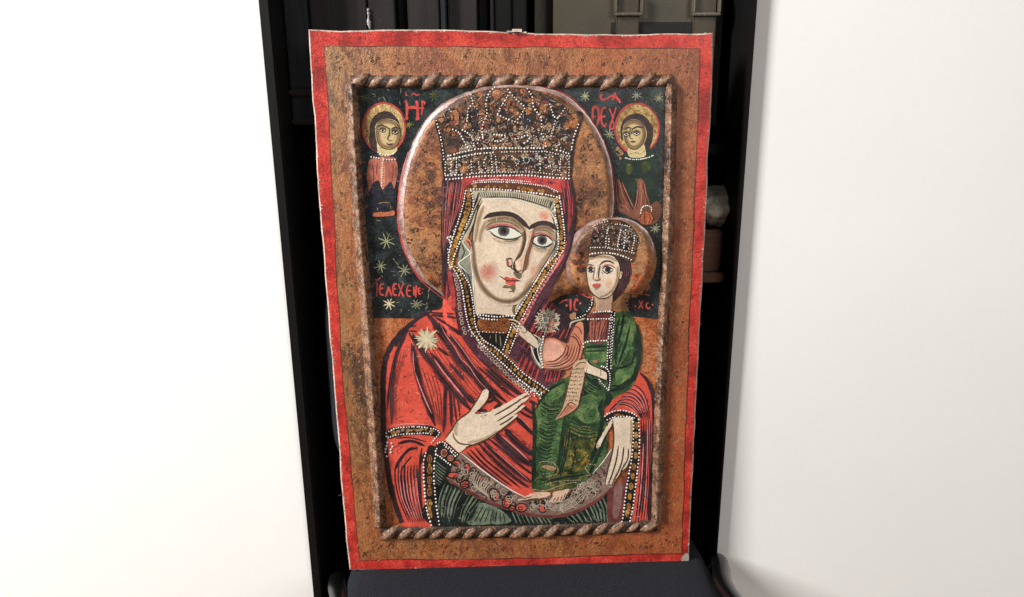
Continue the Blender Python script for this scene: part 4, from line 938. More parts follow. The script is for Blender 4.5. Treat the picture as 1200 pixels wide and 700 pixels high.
# purple drape beside the rosette
fill('purple_drape', [(655, 364), (664, 368), (669, 378), (667, 392), (662, 402), (652, 402), (640, 396), (655, 390)], 'plum', 8.0, HD, step=0)
lines('drape_red', [([(662, 386), (655, 398)], 1.6), ([(668, 382), (662, 398)], 1.0)], 'redveil', 8.5, HD)

BANDS = {'left_upper': ([(546, 224), (543, 240), (538, 257), (532, 275), (528, 290), (525.5, 305), (528, 314)], [(552, 224), (555, 236), (553, 250), (546, 267), (539, 284), (533, 299), (529, 313)]),
         'left_lower': ([(530, 313), (536, 322), (541, 335), (543.5, 350), (546, 366), (549, 380), (555, 392), (570, 408), (588, 425), (606, 442), (624, 457), (632, 463)], [(536, 314), (544, 323), (551, 336), (554, 352), (556, 370), (558, 384), (566, 398), (581, 408), (597, 422), (614, 438), (630, 449), (643, 458)]),
         'right_upper': ([(650, 240), (651.5, 256), (654, 268), (655, 282), (653, 296), (648, 303)], [(655.5, 230), (658.5, 246), (660.5, 262), (662, 278), (660.5, 293), (655, 302)]),
         'right_lower': ([(645, 306), (636, 317), (628, 330), (620, 343), (611, 358), (602, 373)], [(653, 304), (645, 317), (636, 330), (627, 345), (619, 360), (612, 374)]),
         'collar_right': ([(600, 381), (596, 392), (590, 410)], [(609, 380), (604, 396), (597, 414)])}
for nm, (a, b) in BANDS.items():
    hb = fill('gold_hood_border', hull_strip(a, b), 'black', 8.8, HD, step=0)
    mid = resample((np.array(resample(a, 40)) + np.array(resample(b, 40))) / 2, max(4, int(len(spline(a, 6)) * 1.1)))
    wd_ = np.hypot(*(np.array(resample(a, 9)[4]) - np.array(resample(b, 9)[4])))
    fills('gold_scroll', [circle((c[0] + random.gauss(0, .5), c[1] + random.gauss(0, .5)), wd_ * random.uniform(.18, .30), 8, wd_ * random.uniform(.24, .42)) for c in mid], 'goldtrim', 9.3, hb, step=0, closed_step=1.6) if True else None
    lines('gold_scroll_line', squiggles(hull_strip(a, b), len(mid), 3), 'umber', 9.6, hb, w=.8)
    pearls('pearl_trim', [a, b], 3.1, 1.05, 9.8, hb)
# small rosettes beside the left border and below the long border
ro = along([(533, 322), (537, 340), (538.5, 358), (541, 376), (545, 390)], 5.6); ro2 = along([(562, 406), (571, 415), (585, 429), (600, 444), (618, 458)], 5)
fill('rosette_strip', hull_strip([(530, 318), (533, 340), (535, 362), (539, 382), (548, 398), (568, 417), (590, 438), (616, 460)], [(536, 322), (541, 340), (543, 362), (547, 382), (556, 395), (574, 412), (596, 434), (622, 456)]), 'plumveil', 8.6, HD, step=0)
lines('rosette_ring', [ring(c, 1.9, 8) for c in np.concatenate([ro, ro2])], 'pearldim', 9.1, HD, w=1.1)
dots('pearl_scatter', np.concatenate([rand_in([(600, 440), (612, 448), (640, 460), (634, 468), (622, 466)], 26), rand_in([(546, 386), (556, 392), (570, 408), (566, 410)], 14), rand_in([(524, 280), (530, 270), (532, 264), (536, 262), (528, 295), (524, 300)], 16)]), .9, 'pearl', 9.4, HD)

CP = [(511, 140), (523, 126), (545, 113), (571, 105), (600, 102.5), (626, 106), (650, 116), (668, 129), (681, 131), (683, 139), (676, 155), (671, 175), (669, 208), (668, 213), (640, 209), (600, 207), (560, 208), (541, 211), (521, 213), (520, 190), (516, 165)]
CR = fill('mother_crown', CP, 'crown', 6.2, step=3.2, label='tall jewelled crown dotted with white pearls')
lines('crown_dark_line', [([(510, 137), (515, 158), (519, 175), (520.5, 208)], 4.5), ([(683, 137), (676, 155), (671, 178), (669, 208)], 2.6), ([(533, 153), (545, 157), (553, 163), (557, 176)], 4.5), ([(553, 125), (551, 138), (547, 150)], 3), ([(573, 112), (572, 128), (569, 145), (567, 160)], 3.4), ([(590, 126), (586, 134), (594, 139), (610, 140), (618, 127), (604, 113), (597, 114)], 2), ([(624, 108), (629, 126), (637, 140), (638, 156)], 2.5), ([(640, 118), (648, 130), (652, 142), (650, 156)], 2.8), ([(658, 136), (653, 148), (650, 165)], 4)], 'black', 7, CR)
fills('crown_dark_leaf', [[(612, 140), (618, 136), (624, 138), (622, 146), (614, 147)], [(586, 132), (590, 126), (593, 133), (591, 138), (587, 137)], [(654, 146), (660, 136), (664, 138), (660, 148), (655, 158), (651, 158)], [(658, 155), (663, 154), (669, 162), (671, 170), (664, 166)], [(548, 130), (556, 126), (562, 130), (556, 136), (549, 137)], [(622, 184), (626, 182), (628, 192), (620, 196)], [(573, 140), (577, 143), (578, 154), (573, 152)], [(608, 184), (612, 190), (607, 192)], [(642, 190), (646, 186), (650, 194), (645, 197)]], 'navy', 7.2, CR, step=0, closed_step=2)
fills('amber_jewel', [circle((565, 132), 4, 9, 3.5), circle((582, 111), 5, 10, 6), circle((598, 122), 6, 10, 5), circle((638, 127), 5.2, 10, 7), circle((612, 107), 4, 8, 3), circle((531, 176), 4.5, 9, 3.5), circle((543, 199), 4.2, 9, 4.6), circle((589, 197.5), 3.2, 9), circle((533, 138), 5, 9, 9), circle((517, 139), 3, 8, 5), circle((524, 151), 4, 8, 5), circle((660, 206), 3.6, 8, 2.6), circle((625, 193), 3.2, 8), circle((606, 133), 4, 8, 2.4), circle((620, 131), 4, 8, 3), circle((672, 142), 5, 9, 9), circle((664, 148), 3.2, 8, 5), circle((640, 167), 3.6, 8), circle((563, 109), 3, 8, 5)], 'amber', 7.1, CR, step=0, closed_step=2)
crown_lo = [(523, 186), (560, 181), (640, 180), (667, 184), (666, 203), (600, 200), (524, 204)]
crown_mid = [(560, 150), (640, 148), (668, 150), (664, 176), (600, 172), (560, 174), (540, 178), (545, 160)]
crown_up = [(515, 142), (545, 115), (600, 105), (648, 117), (680, 134), (670, 150), (600, 148), (520, 160)]
fills('crown_leaf', blobs(crown_mid, 34, 1.2, 3.0) + blobs(crown_lo, 26, 1.0, 2.6) + blobs(crown_up, 22, 1.2, 3.2), 'tan', 6.9, CR, kind='stuff', step=0, closed_step=1.8)
fills('crown_leaf_dark', blobs(crown_mid, 30, 1.0, 3.0) + blobs(crown_lo, 30, 1.0, 2.6) + blobs(crown_up, 28, 1.2, 3.6), 'black', 7.05, CR, kind='stuff', step=0, closed_step=1.8)
fills('crown_leaf_umber', blobs(crown_mid, 14, 1.0, 2.6) + blobs(crown_lo, 10, 1.0, 2.6) + blobs(crown_up, 16, 1.4, 3.4), 'wine', 7.15, CR, kind='stuff', step=0, closed_step=1.8)
lines('crown_filigree', spirals(crown_mid, 40, 2, 3.6) + spirals(crown_lo, 26, 1.6, 2.8) + squiggles(crown_mid, 100, 5, 1.5) + squiggles(crown_lo, 80, 4, 1.6) + squiggles(crown_up, 60, 5, 1.2), 'pearldim', 7.4, CR, w=.75, kind='stuff')
lines('crown_gold', spirals(crown_up, 26, 2, 4) + squiggles(crown_up, 70, 6, 1.2) + squiggles(crown_mid, 50, 5, 1.3) + squiggles(crown_lo, 40, 4, 1.3), 'amber', 7.5, CR, w=1.0, kind='stuff')
lines('crown_scroll', squiggles(crown_up, 110, 7, 1.0) + squiggles(crown_mid, 80, 6, 1.2) + squiggles(crown_lo, 50, 5, 1.2), 'black', 7.6, CR, w=1.1, kind='stuff')
B1 = [[(553.5, 108), (552, 113), (554.5, 121), (550, 126), (548, 132), (548, 141), (545, 149)], [(580, 102.5), (574, 108), (571, 115), (569.5, 123), (571, 133), (567, 143), (565, 152), (566, 162)], [(595.5, 105), (597.5, 109)], [(597.5, 109), (592, 118), (587, 126), (583.5, 134)], [(583.5, 135), (594, 139.5), (607, 144)], [(598, 109), (604, 115.5), (610, 121), (615, 126), (612, 133), (607, 140)], [(618, 104.5), (624, 114), (625, 124), (629, 131), (634, 138), (635, 149)], [(644.5, 122), (647, 130), (649.5, 137), (654, 138)], [(662, 127), (657, 135), (651, 142), (648.5, 152), (646, 160)], [(524, 126), (529, 131)], [(531, 152), (538, 155.5), (543, 164), (548, 173)], [(542, 152.5), (549, 157), (554, 163), (556.5, 175)], [(511.5, 141.5), (516, 159), (518.5, 172)], [(678, 146), (673, 160), (670, 176)], [(560, 168), (562, 162), (566, 160)], [(578, 163), (582, 166), (588, 165), (592, 161)], [(579, 158), (592, 159)], [(604, 163), (610, 162), (618, 159), (620, 164), (615, 168)], [(635, 157), (638, 163), (640, 172)]]
pearls('crown_pearl', B1, 3.7, 1.0, 8.2, CR)
B2 = [[(525, 183), (532, 181.5), (540, 179), (550, 177), (560, 175), (575, 174), (600, 174), (637, 174)], [(653, 176), (660, 178), (667, 180.5)], [(525, 187.5), (536, 185), (548, 182.5), (560, 180.5), (578, 179)], [(522, 206), (532, 205.5), (541, 205)], [(523, 210.5), (532, 210), (542, 209)], [(547, 208.5), (562, 207), (580, 206.3), (600, 206), (620, 206), (640, 208), (655, 209), (667, 210)]]
pearls('crown_pearl', B2, 3.7, 1.15, 8.2, CR)
B3 = [[(588, 178.5), (605, 178), (625, 178), (640, 178), (655, 181), (668, 183.5)], [(548, 204.5), (562, 203), (580, 202), (600, 202), (625, 202), (640, 203.5), (658, 205.5)], [(552, 190), (553, 203)], [(561, 190), (562, 202)], [(576, 183), (577, 200)], [(581, 184), (582, 200)], [(529, 190), (528, 204)], [(535, 187), (535, 203)], [(522, 190), (521.5, 204)], [(633, 183), (633, 200)], [(657, 187), (656, 200)], [(667, 186), (667, 206)], [(640, 185), (648, 184)], [(640, 197), (645, 194)], [(570, 184), (567, 193), (571, 201)], [(519, 176), (520.5, 187)], [(600, 183), (604, 187)]]
pearls('crown_pearl', B3, 3.4, .85, 8.2, CR)
dots('crown_pearl', np.concatenate([rand_in(crown_lo, 60), rand_in(crown_mid, 44), rand_in(crown_up, 26), [(606 + 2.6 * math.cos(k), 189.5 + 2.6 * math.sin(k)) for k in np.arange(0, 6.28, .8)], [(617 + 3.4 * math.cos(k), 188 + 3.4 * math.sin(k)) for k in np.arange(0, 6.28, .6)]]), .62, 'pearl', 8.1, CR)

# ================================================================== ICON: headband, face
HB = fill('red_headband', [(541, 209), (560, 207), (600, 206), (640, 208), (662, 211), (658, 226), (640, 219), (600, 214), (552, 216), (546, 222)], 'redveil', 7.5, step=4)
lines('headband_fret', squiggles([(552, 209), (600, 208), (650, 211), (648, 217), (600, 212), (554, 214)], 40, 4), 'plum', 8.1, HB, w=.9)
JB = fill('jewelled_browband', [(551, 215), (575, 214), (600, 214.5), (630, 217), (656, 225), (655, 233), (630, 229), (600, 224), (575, 222.5), (551, 223)], 'umber', 8.3, step=4)
fills('gold_scroll', blobs([(556, 217), (600, 216.5), (650, 225), (650, 229), (600, 221), (556, 221)], 22, 1.2, 2.8), 'goldtrim', 8.8, JB, step=0, closed_step=1.6)
pearls('pearl_trim', [[(553, 216), (560, 214.3), (580, 213.5), (600, 214), (620, 216), (640, 219), (654, 225)], [(555, 212.8), (575, 211), (600, 211.5), (622, 213.5)]], 2.5, .85, 9.2, JB)
pearls('pearl_trim', [[(552, 222), (575, 222), (600, 223.5), (620, 226), (640, 228.5), (656, 232)]], 3.4, 1.15, 9.2, JB)
CPZ = fill('linen_cap', [(553, 223.5), (580, 223), (600, 224.5), (630, 229), (655, 234), (654, 240), (648, 250), (640, 250), (620, 243), (600, 237), (565, 236), (556, 258), (548, 278), (541, 284), (548, 262), (555, 240), (553, 230)], 'cream', 7.9, step=4, label='pleated cream linen under the browband')
lines('pleat', [[(a[0], a[1]), (b[0], b[1])] for a, b in zip(resample([(561, 225), (600, 226), (630, 231), (648, 235)], 34), resample([(564, 232), (600, 233), (628, 239.5), (644, 245)], 34))], 'greendk', 8.5, CPZ, w=.85)
lines('cap_line', [([(565, 233), (600, 233.5), (622, 239), (644, 246)], 1.0), ([(552, 240), (549, 252), (545, 264)], .8)], 'white', 8.8, CPZ)
lines('cap_shadow', [([(566, 231), (600, 231.5), (622, 236.5), (645, 244)], 1.0), ([(561, 226), (558, 236), (552, 250)], 2.2), ([(564, 232), (558, 244), (551, 262), (545, 274)], 1.4), ([(646, 236), (644, 246)], 1.2)], 'black', 8.7, CPZ)
SCF = fill('grey_scarf', [(541, 280), (549, 286), (553, 300), (554, 330), (553, 362), (548, 336), (542, 322), (536, 310), (538, 296)], 'scarf', 7.8, step=4)
lines('scarf_edge', [[(541, 282), (546, 290), (551, 297), (544, 303), (537.5, 309), (543, 315), (549, 321)], [(552, 300), (553.5, 318), (555, 340), (557, 365)]], 'white', 9.6, SCF, w=1.3)
lines('scarf_dark', [[(541, 286), (544, 296), (540, 304)], [(542, 312), (549, 324), (553, 340)], [(546, 270), (541, 280), (536, 300)], [(540, 310), (548, 330)]], 'black', 8.6, SCF, w=1.2)
RSC = fill('grey_scarf', [(653, 240), (650, 256), (654, 270), (655, 285), (648, 303), (636, 318), (622, 340), (611, 358), (604, 370), (602, 360), (612, 348), (628, 326), (644, 300), (649, 285), (648, 262), (645, 248)], 'scarf', 7.9, step=4)
lines('scarf_edge', [[(653, 240), (649, 247), (645, 251), (650, 256), (651, 268), (654, 278), (649, 288), (648, 298)], [(648, 298), (640, 306), (632, 318), (628, 326), (620, 336), (617, 344), (608, 356), (606, 364)]], 'white', 9.6, RSC, w=1.1)

NK = fill('neck', [(553, 318), (556, 340), (559, 369.5), (580, 370), (604, 371.5), (605, 362), (612, 350), (605, 340), (560, 325)], 'skin', 8.3, step=5)
lines('neck_shadow', [([(604, 371), (602, 362), (606, 354)], 3.5)], 'olive', 8.8, NK)
FC = fill('mother_face', [(566, 234), (584, 234), (602, 235), (621, 240), (644, 248), (650, 262), (652.5, 277), (650, 290), (643, 303), (633, 319), (624, 334), (615, 347), (603, 355.5), (590, 356.5), (577, 352), (566, 343), (558.5, 330), (554.5, 312), (553, 293), (554, 274), (557.5, 256), (561, 243)], 'skin', 9.2, step=5, label='pale long face with heavy dark brows')
SKC = (226, 206, 182)
soft('jaw_shadow', [[(554.5, 282), (556, 310), (561, 328), (569, 341), (579, 349.5), (590, 353.5), (603, 352.5), (613, 345), (623, 331)]], 9, SKC, (122, 98, 74), 9.6, FC, 6, taper=(.3, .3), jit=.12)
soft('cheek_shade', [[(648.5, 285), (641, 301), (631, 317), (622, 331)]], 8, SKC, (168, 140, 112), 9.6, FC, 5)
soft('temple_shade', [[(556.5, 284), (559, 268), (562, 254), (567, 241)], [(562, 284), (564, 272), (568, 262)]], 7, SKC, (160, 134, 104), 9.6, FC, 5)
soft('brow_soft', [[(600, 243), (612, 252), (622, 262)]], 5, SKC, (212, 186, 160), 9.6, FC, 3)
soft('nose_side', [[(625, 284), (622, 296), (620, 310)]], 6, SKC, (206, 174, 146), 9.6, FC, 4)
soft('under_eye', [[(577, 279), (588, 284), (600, 284.5), (610, 280)], [(625, 291), (634, 294), (644, 292)]], 6, SKC, (190, 164, 136), 9.6, FC, 4)
soft('brow_under', [[(572, 259.5), (583, 256.5), (595, 256), (606, 261), (615, 270)], [(624, 270), (632, 267), (641, 267), (649, 272)]], 7.5, (190, 166, 136), (126, 104, 80), 9.75, FC, 5)
soft('nose_shade', [[(625.5, 271), (624, 280), (621.5, 290), (618.5, 300), (617, 310), (615, 317)]], 8.5, SKC, (112, 76, 56), 9.7, FC, 6, taper=(.5, .4))
soft('nose_root_shade', [[(613, 272), (613.5, 282), (611, 293), (606, 301)]], 5.5, SKC, (140, 112, 84), 9.7, FC, 5)
soft('cheek_hollow', [[(640, 300), (632, 314), (623, 328), (613, 342)]], 9, SKC, (178, 148, 118), 9.62, FC, 5)
soft('lip_shade', [[(594, 318), (599, 322), (604, 322)]], 5, SKC, (214, 190, 164), 9.6, FC, 3)
lines('face_outline', [([(645, 249), (650, 263), (652, 277), (650, 289), (643, 302), (633, 318), (624, 333), (615, 346)], 1.3), ([(565, 235), (560, 246), (556.5, 258), (553.8, 275), (553, 295)], 1.6)], 'flesh_line', 10.2, FC)
fill('ear', [(544, 281), (549, 279), (552, 284), (551.5, 291), (548, 288)], 'salmon', 9.0, FC, step=0); lines('ear_line', [[(546, 282), (550, 285), (551, 290)]], 'wine', 9.5, FC, w=1.6)
softspot('cheek_blush', (572, 319), 13.5, 15, SKC, (206, 132, 112), 9.7, FC)
softspot('blush', (625, 318), 6, 15, SKC, (212, 160, 136), 9.7, FC); softspot('blush', (638, 253), 10, 7.5, SKC, (212, 146, 118), 9.7, FC)
lines('blush_fleck', squiggles(circle((571, 320), 9, 12, 11), 22, 1.6, .5), 'lip', 10.4, FC, w=.6)
lines('blush_fleck', squiggles(circle((637, 254), 6, 12, 4), 8, 1.6, .5), 'liplight', 10.3, FC, w=.6)
# brows, lids, eyes
soft('brow_soft', [[(568, 262), (578, 256), (590, 254.5), (602, 257.5), (612, 265), (617, 275)], [(622, 273), (630, 267), (640, 266.5), (648, 270.5)]], 8, SKC, (168, 142, 112), 9.55, FC, 4)
fill('brow_shade', [(566, 262), (573, 257), (585, 254.5), (597, 254.5), (607, 258), (615, 265), (618, 275), (614, 284), (611, 275), (603, 267), (590, 263.5), (577, 265), (569, 270)], 'olivemid', 9.7, FC, step=0)
lines('lid_shade', [([(569, 267), (576, 261.5), (588, 259.5), (600, 262), (610, 269)], 2.2), ([(612, 272), (613, 280), (612, 287)], 2)], 'olive', 10.1, FC)
fill('brow_shade', [(621, 272), (630, 266.5), (640, 266), (648, 269), (652, 276), (650, 284), (645, 279), (637, 273.5), (628, 273.5), (622, 279)], 'olivemid', 9.7, FC, step=0)
lines('lid_shade', [([(624, 272), (632, 270), (641, 271), (649, 277)], 1.6)], 'olive', 10.1, FC)
lines('eyebrow', [([(566.5, 256.5), (573, 252.8), (583, 250.8), (594, 250.6), (603, 253), (611, 259), (617, 265), (621, 268.5)], 5.4)], 'brow', 10.4, FC, taper=(.2, .3), jit=.06)
lines('eyebrow', [([(619, 268.5), (625, 265), (632, 262), (640, 261.8), (647, 264.5), (652.5, 270)], 5.4)], 'brow', 10.4, FC, taper=(.3, .3), jit=.06)
lines('brow_scratch', [([(582, 254), (582, 261)], .7), ([(597.5, 254), (597.8, 262)], .7)], 'cream', 10.9, FC)
E1 = fill('eye', [(572.5, 269.5), (579, 267), (590, 265.8), (600, 267.8), (608, 272), (611.5, 275), (605, 278.8), (596, 280), (586, 279), (578, 275)], 'eye', 10.2, FC, step=0, closed_step=1.5)
fill('iris', circle((590.2, 270.8), 6.8, 16, 6.3), 'iris', 10.6, E1, step=0, closed_step=1.2); fill('iris_ring', circle((590.2, 270.6), 4.8, 14), 'irisin', 10.8, E1, step=0, closed_step=1.2); fill('pupil', circle((590.4, 270.4), 2.8, 12), 'pupil', 11, E1, step=0, closed_step=1.2)
lines('eyelid', [([(570.5, 268.3), (577, 264.8), (588, 263.2), (598, 265), (607.5, 271)], 2.2)], 'lid', 11.2, FC, jit=.05)
lines('lash_line', [([(571, 270), (578, 267), (590, 265.2), (600, 267.2), (608, 272), (612, 275.5)], 1.4), ([(573.5, 270.5), (579, 276), (587, 279.5), (596, 280.6), (605, 279.4), (612.5, 275)], 1.6), ([(590, 282.5), (600, 282.5), (608, 280)], .8)], 'greendk', 11.4, FC, jit=.08)
E2 = fill('eye', [(623, 281.5), (628.5, 277.5), (635.5, 276.3), (642.5, 278.8), (647.5, 284), (641, 288.3), (634, 288.6), (627, 286)], 'eye', 10.2, FC, step=0, closed_step=1.5)
fill('iris', circle((635.3, 281.6), 5.8, 14, 5.6), 'iris', 10.6, E2, step=0, closed_step=1.2); fill('iris_ring', circle((635.3, 281.6), 4.1, 12), 'irisin', 10.8, E2, step=0, closed_step=1.2); fill('pupil', circle((635.3, 281.6), 2.6, 12), 'pupil', 11, E2, step=0, closed_step=1.2)
lines('eyelid', [([(623, 275.8), (630, 273.6), (638, 274.6), (645, 278), (650, 282)], 2.0)], 'lid', 11.2, FC, jit=.05)
lines('lash_line', [([(622.5, 281.5), (628, 277), (635.5, 275.6), (643, 278), (648.5, 284)], 1.4), ([(622.5, 282), (627, 286.8), (634, 289.4), (641, 289), (648, 284.5)], 1.7), ([(625, 288), (632, 291.5), (641, 291.5)], .8)], 'greendk', 11.4, FC, jit=.08)
# nose
NS = fill('nose', [(617, 270), (621, 272), (625, 269), (623.5, 278), (620.5, 288), (616.5, 298), (614.5, 308), (613, 316), (608.5, 319.5), (604, 317), (603, 311), (606.5, 304), (611, 298), (614, 287)], 'skin2', 10.0, FC, step=0)
lines('nose_line', [([(625.5, 270), (624, 279), (621, 289), (617.5, 298), (615.5, 308), (614, 316), (611, 320.5)], 3.2)], 'nosered', 10.5, NS); lines('nose_line', [([(614.5, 270), (615.2, 280), (613, 291), (610.5, 298), (606.5, 302), (603.5, 306)], 3.2), ([(617, 296), (614.5, 310), (611.5, 319)], .8), ([(603, 306), (602, 312), (604, 318.5), (609, 320)], 1.9)], 'flesh_line', 10.7, NS)
lines('nose_light', [([(617.2, 268.5), (619, 272), (618.5, 280), (616, 291), (612, 301), (607, 310)], 2.4), ([(619, 272), (625.5, 269.5)], 1.2), ([(617.5, 267.5), (620, 270.5), (625, 268)], 1.0)], 'skin', 10.9, NS)
fill('nostril', circle((597, 308.3), 3.6, 12, 5), 'flesh_line', 10.1, NS, step=0); fill('nostril_light', circle((597.4, 307.8), 2.5, 10, 3.9), 'skin2', 10.6, NS, step=0); fill('nostril_red', circle((595.6, 308.5), 1.1, 8, 3), 'lid', 10.9, NS, step=0)
lines('nose_wing', [[(600, 311), (599, 314), (602, 316), (604, 318.5)], [(592.5, 306), (594, 303.4), (597.5, 302.6), (600.5, 304)]], 'flesh_line', 10.7, NS, w=1.3)
fill('nose_tip', circle((607.6, 311.8), 3.6, 12, 5.8), tone((232, 206, 180)), 11.1, NS, step=0)
lines('nose_tip_line', [([(603.6, 310), (604, 315.5), (607.5, 318.3), (611, 316.5)], 1.1)], 'flesh_line', 11.4, NS)
fill('nose_shadow', [(601.5, 318.5), (606, 319.5), (611.5, 320.5), (611, 325), (607, 327), (603, 324)], 'olive', 10.2, NS, step=0)
# mouth
MO = fill('mouth', [(591, 326), (594.5, 324), (597.5, 326.5), (600.5, 325.2), (605, 327), (609.5, 329.3), (604, 330.5), (603.5, 333.5), (598, 334.2), (593, 332.5), (592, 329)], 'lip', 10.3, FC, step=0, closed_step=1.5)
lines('lip_light', [([(593.5, 331.5), (598, 332.5), (602.5, 332)], 1.5), ([(594, 325.8), (596, 327)], 1.1)], 'liplight', 10.9, MO); lines('lip_line', [([(585, 323.5), (588.5, 325.5), (592.5, 328.3), (597, 329.2), (603, 329.2), (610, 329.2)], 1.2)], 'brow', 11, MO)
fill('chin_shadow', [(591.5, 334), (598, 335.2), (604, 334), (602.5, 342), (600.5, 341), (597.5, 338), (589, 337.5)], 'olive', 10.2, FC, step=0, closed_step=1.5)
lines('chin_line', [([(596, 342), (600.5, 341.5), (602.5, 343.5)], 1)], 'flesh_line', 10.5, FC)
lines('face_fleck', squiggles([(560, 300), (600, 240), (630, 250), (630, 330), (590, 350)], 22, 1.3, .5), 'olivemid', 9.7, FC, w=.5, kind='stuff')

# gown at the neck
GN = fill('gown_neck', [(558, 369), (604, 371), (606, 380), (598, 396), (589, 412), (578, 408), (566, 398), (559, 386)], 'black', 8.4, step=4)
fill('gold_collar', [(561, 374), (580, 374), (597, 374), (594, 390), (580, 390), (563, 388)], 'amber', 9, GN, step=0)
lines('collar_shadow', squiggles([(562, 375), (596, 375), (594, 389), (563, 388)], 30, 3), 'umber', 9.4, GN, w=.9)
lines('gown_stripe', [([(581, 391), (581.5, 402)], 1.2), ([(586, 393), (587, 406)], 1.2), ([(575, 393), (574, 398)], .8)], 'scarf', 9, GN)
pearls('pearl_trim', [[(560, 369.5), (568, 370), (580, 371.5), (592, 371), (603, 370.5)], [(561, 372), (567, 373.5), (575, 374.5), (583, 375)]], 3.4, 1.1, 9.6, GN)
pearls('pearl_trim', [[(562, 389), (576, 389.5), (590, 390)]], 4, .7, 9.6, GN)

# ================================================================== ICON: mother's hands
FA = fill('forearm', [(530, 504), (521.5, 515.5), (538, 531), (551, 521)], 'skin', 8.9, step=0, smooth=False)
HN = fill('mother_hand', [(549, 485), (555.5, 476), (561.5, 466.5), (566, 458), (569.5, 456.3), (572.6, 458.6), (572, 465), (568.5, 472), (562.5, 478.5), (556.5, 484.8), (566, 483.5), (576, 480.8), (586, 476.8), (596, 471), (606, 465.6), (613, 461.8), (618.6, 459.8), (619.2, 461.6), (612.5, 466), (606, 469.6), (613, 467.5), (619.6, 464.8), (620.2, 466.4), (613, 472), (605.5, 477.2), (611.5, 475.6), (615.6, 474.8), (615, 476.6), (607, 482.8), (602, 486.4), (606.5, 486), (605.5, 488.8), (598, 495), (589.5, 501.5), (581, 508), (571, 513.5), (560, 518.5), (549, 521.5), (540, 519.8), (533.5, 515), (531, 507.5), (533, 499.5), (539.5, 491.5)], 'skin', 9.4, step=5, closed_step=1.5, label='pale long-fingered hand laid on the red robe')
lines('hand_outline', [([(522, 514), (529, 504), (535, 495), (542, 488), (549, 483.5), (555, 475), (561, 465.5), (565.5, 457.5)], 1.5), ([(556, 485.5), (566, 484.2), (576, 481.3), (572, 482)], .8), ([(579, 487), (590, 481), (600, 475), (611, 468)], 1.7), ([(582, 494), (594, 487), (604, 480.5), (612, 474)], 1.7), ([(585, 498.5), (594, 493.5), (602, 487.5)], 1.7), ([(606, 488.5), (598, 495.5), (589, 502.5), (578, 510.5), (565, 517.5), (551, 522.5), (546, 524)], 1.6), ([(573, 459), (572.3, 466), (568, 473), (562, 479.5)], 1.2)], 'flesh_line', 10.2, HN, jit=.1)
lines('wrist_fold', [([(530.5, 507), (532.5, 514), (539, 519.8), (548, 521), (552, 520)], 1.9)], 'olive', 10.2, HN)
soft('hand_shade', [[(584, 505), (573, 511.5), (560, 516.5), (548, 518.5)], [(537, 495), (534, 503), (535, 511)]], 6, SKC, (180, 154, 126), 9.6, HN, 4)
lines('hand_shade', [([(583, 507), (572, 513.5), (560, 518.2)], 2), ([(536, 496), (533, 503), (533.5, 510)], 1.4)], 'olivemid', 10, HN); lines('thumb_nail', [([(566.5, 460.5), (569, 458.2)], 1.0)], 'olivemid', 10.1, HN)
dots('paint_fleck', rand_in([(562, 487), (570, 486), (566, 491)], 8), .5, 'black', 10, HN)
H2 = fill('mother_hand', [(718.5, 491), (730, 489.5), (741, 490), (742, 505), (740.5, 520), (739, 534), (735.5, 545), (729.5, 552), (729.5, 551), (732, 541), (727.5, 552), (723, 561), (721, 561.5), (723.5, 551), (719, 562), (716, 568), (714.5, 567), (717, 556), (713.5, 563), (711, 568.5), (709.8, 566), (713, 550), (717.5, 533), (719.5, 521), (719, 506)], 'skin', 9, step=5, closed_step=1.5, label='pale hand hanging from the jewelled wrist trim')
lines('hand_outline', [([(724.8, 522.5), (722, 540), (717, 557), (713.5, 566)], 1.7), ([(731, 523.5), (729, 540), (724.5, 553), (720, 562)], 1.7), ([(736.5, 526), (735.5, 538), (730, 549)], 1.5), ([(718, 492), (719, 507), (719, 521), (716, 537), (712, 552), (709, 567)], 1.6), ([(742, 492), (742, 508), (740.5, 522), (739.5, 535), (735, 547), (728, 554), (722, 562)], 1.3)], 'flesh_line', 9.8, H2, jit=.1)
lines('hand_shade', [([(739.5, 492), (740, 508), (738.5, 520)], 3)], 'olivemid', 9.5, H2)
fill('thumb', [(717, 491), (717.5, 496), (712, 506), (706, 517), (702.5, 524.5), (699.5, 525.5), (698.8, 521.5), (703, 514), (709, 503)], 'skin', 9, H2, step=0); lines('thumb_nail', [ring((701, 523), 1.5, 7)], 'flesh_line', 9.6, H2, w=.6)

# ================================================================== ICON: child
fill('child_ground', [(648, 352), (690, 340), (700, 348), (772, 340), (772, 372), (740, 372), (700, 392), (672, 384), (664, 366), (655, 362)], 'teal', 5.4, step=4)
H2L = fill('child_halo', HALO2, 'halo', 5.6, step=2.2, closed_step=2.0, skirt=.0008)
l2 = spline(HALO2[:8][::-1], 2); r2 = spline(HALO2[10:] + HALO2[:1], 2)
lines('halo_rim', [(shift(spline([(716, 254), (696, 258), (678, 270), (667, 287), (663, 306), (666, 326), (674, 338)], 2), -2.2), 4.2), (shift(spline([(768, 300), (764, 281), (752, 265), (736, 257), (716, 254)], 2), -2.2), 4.2)], 'rim', 6.8, H2L, smooth=False, jit=.3)
fills('halo_red_blotch', blobs([(742, 296), (762, 288), (765, 318), (750, 344), (738, 348), (740, 320)], 26, 1.2, 4.2), 'orange', 6.9, H2L, kind='stuff', step=0)
fills('halo_umber_blotch', blobs([(672, 292), (686, 282), (686, 330), (676, 328), (670, 310)], 20, 1.0, 3.4), 'umber', 6.9, H2L, kind='stuff', step=0)
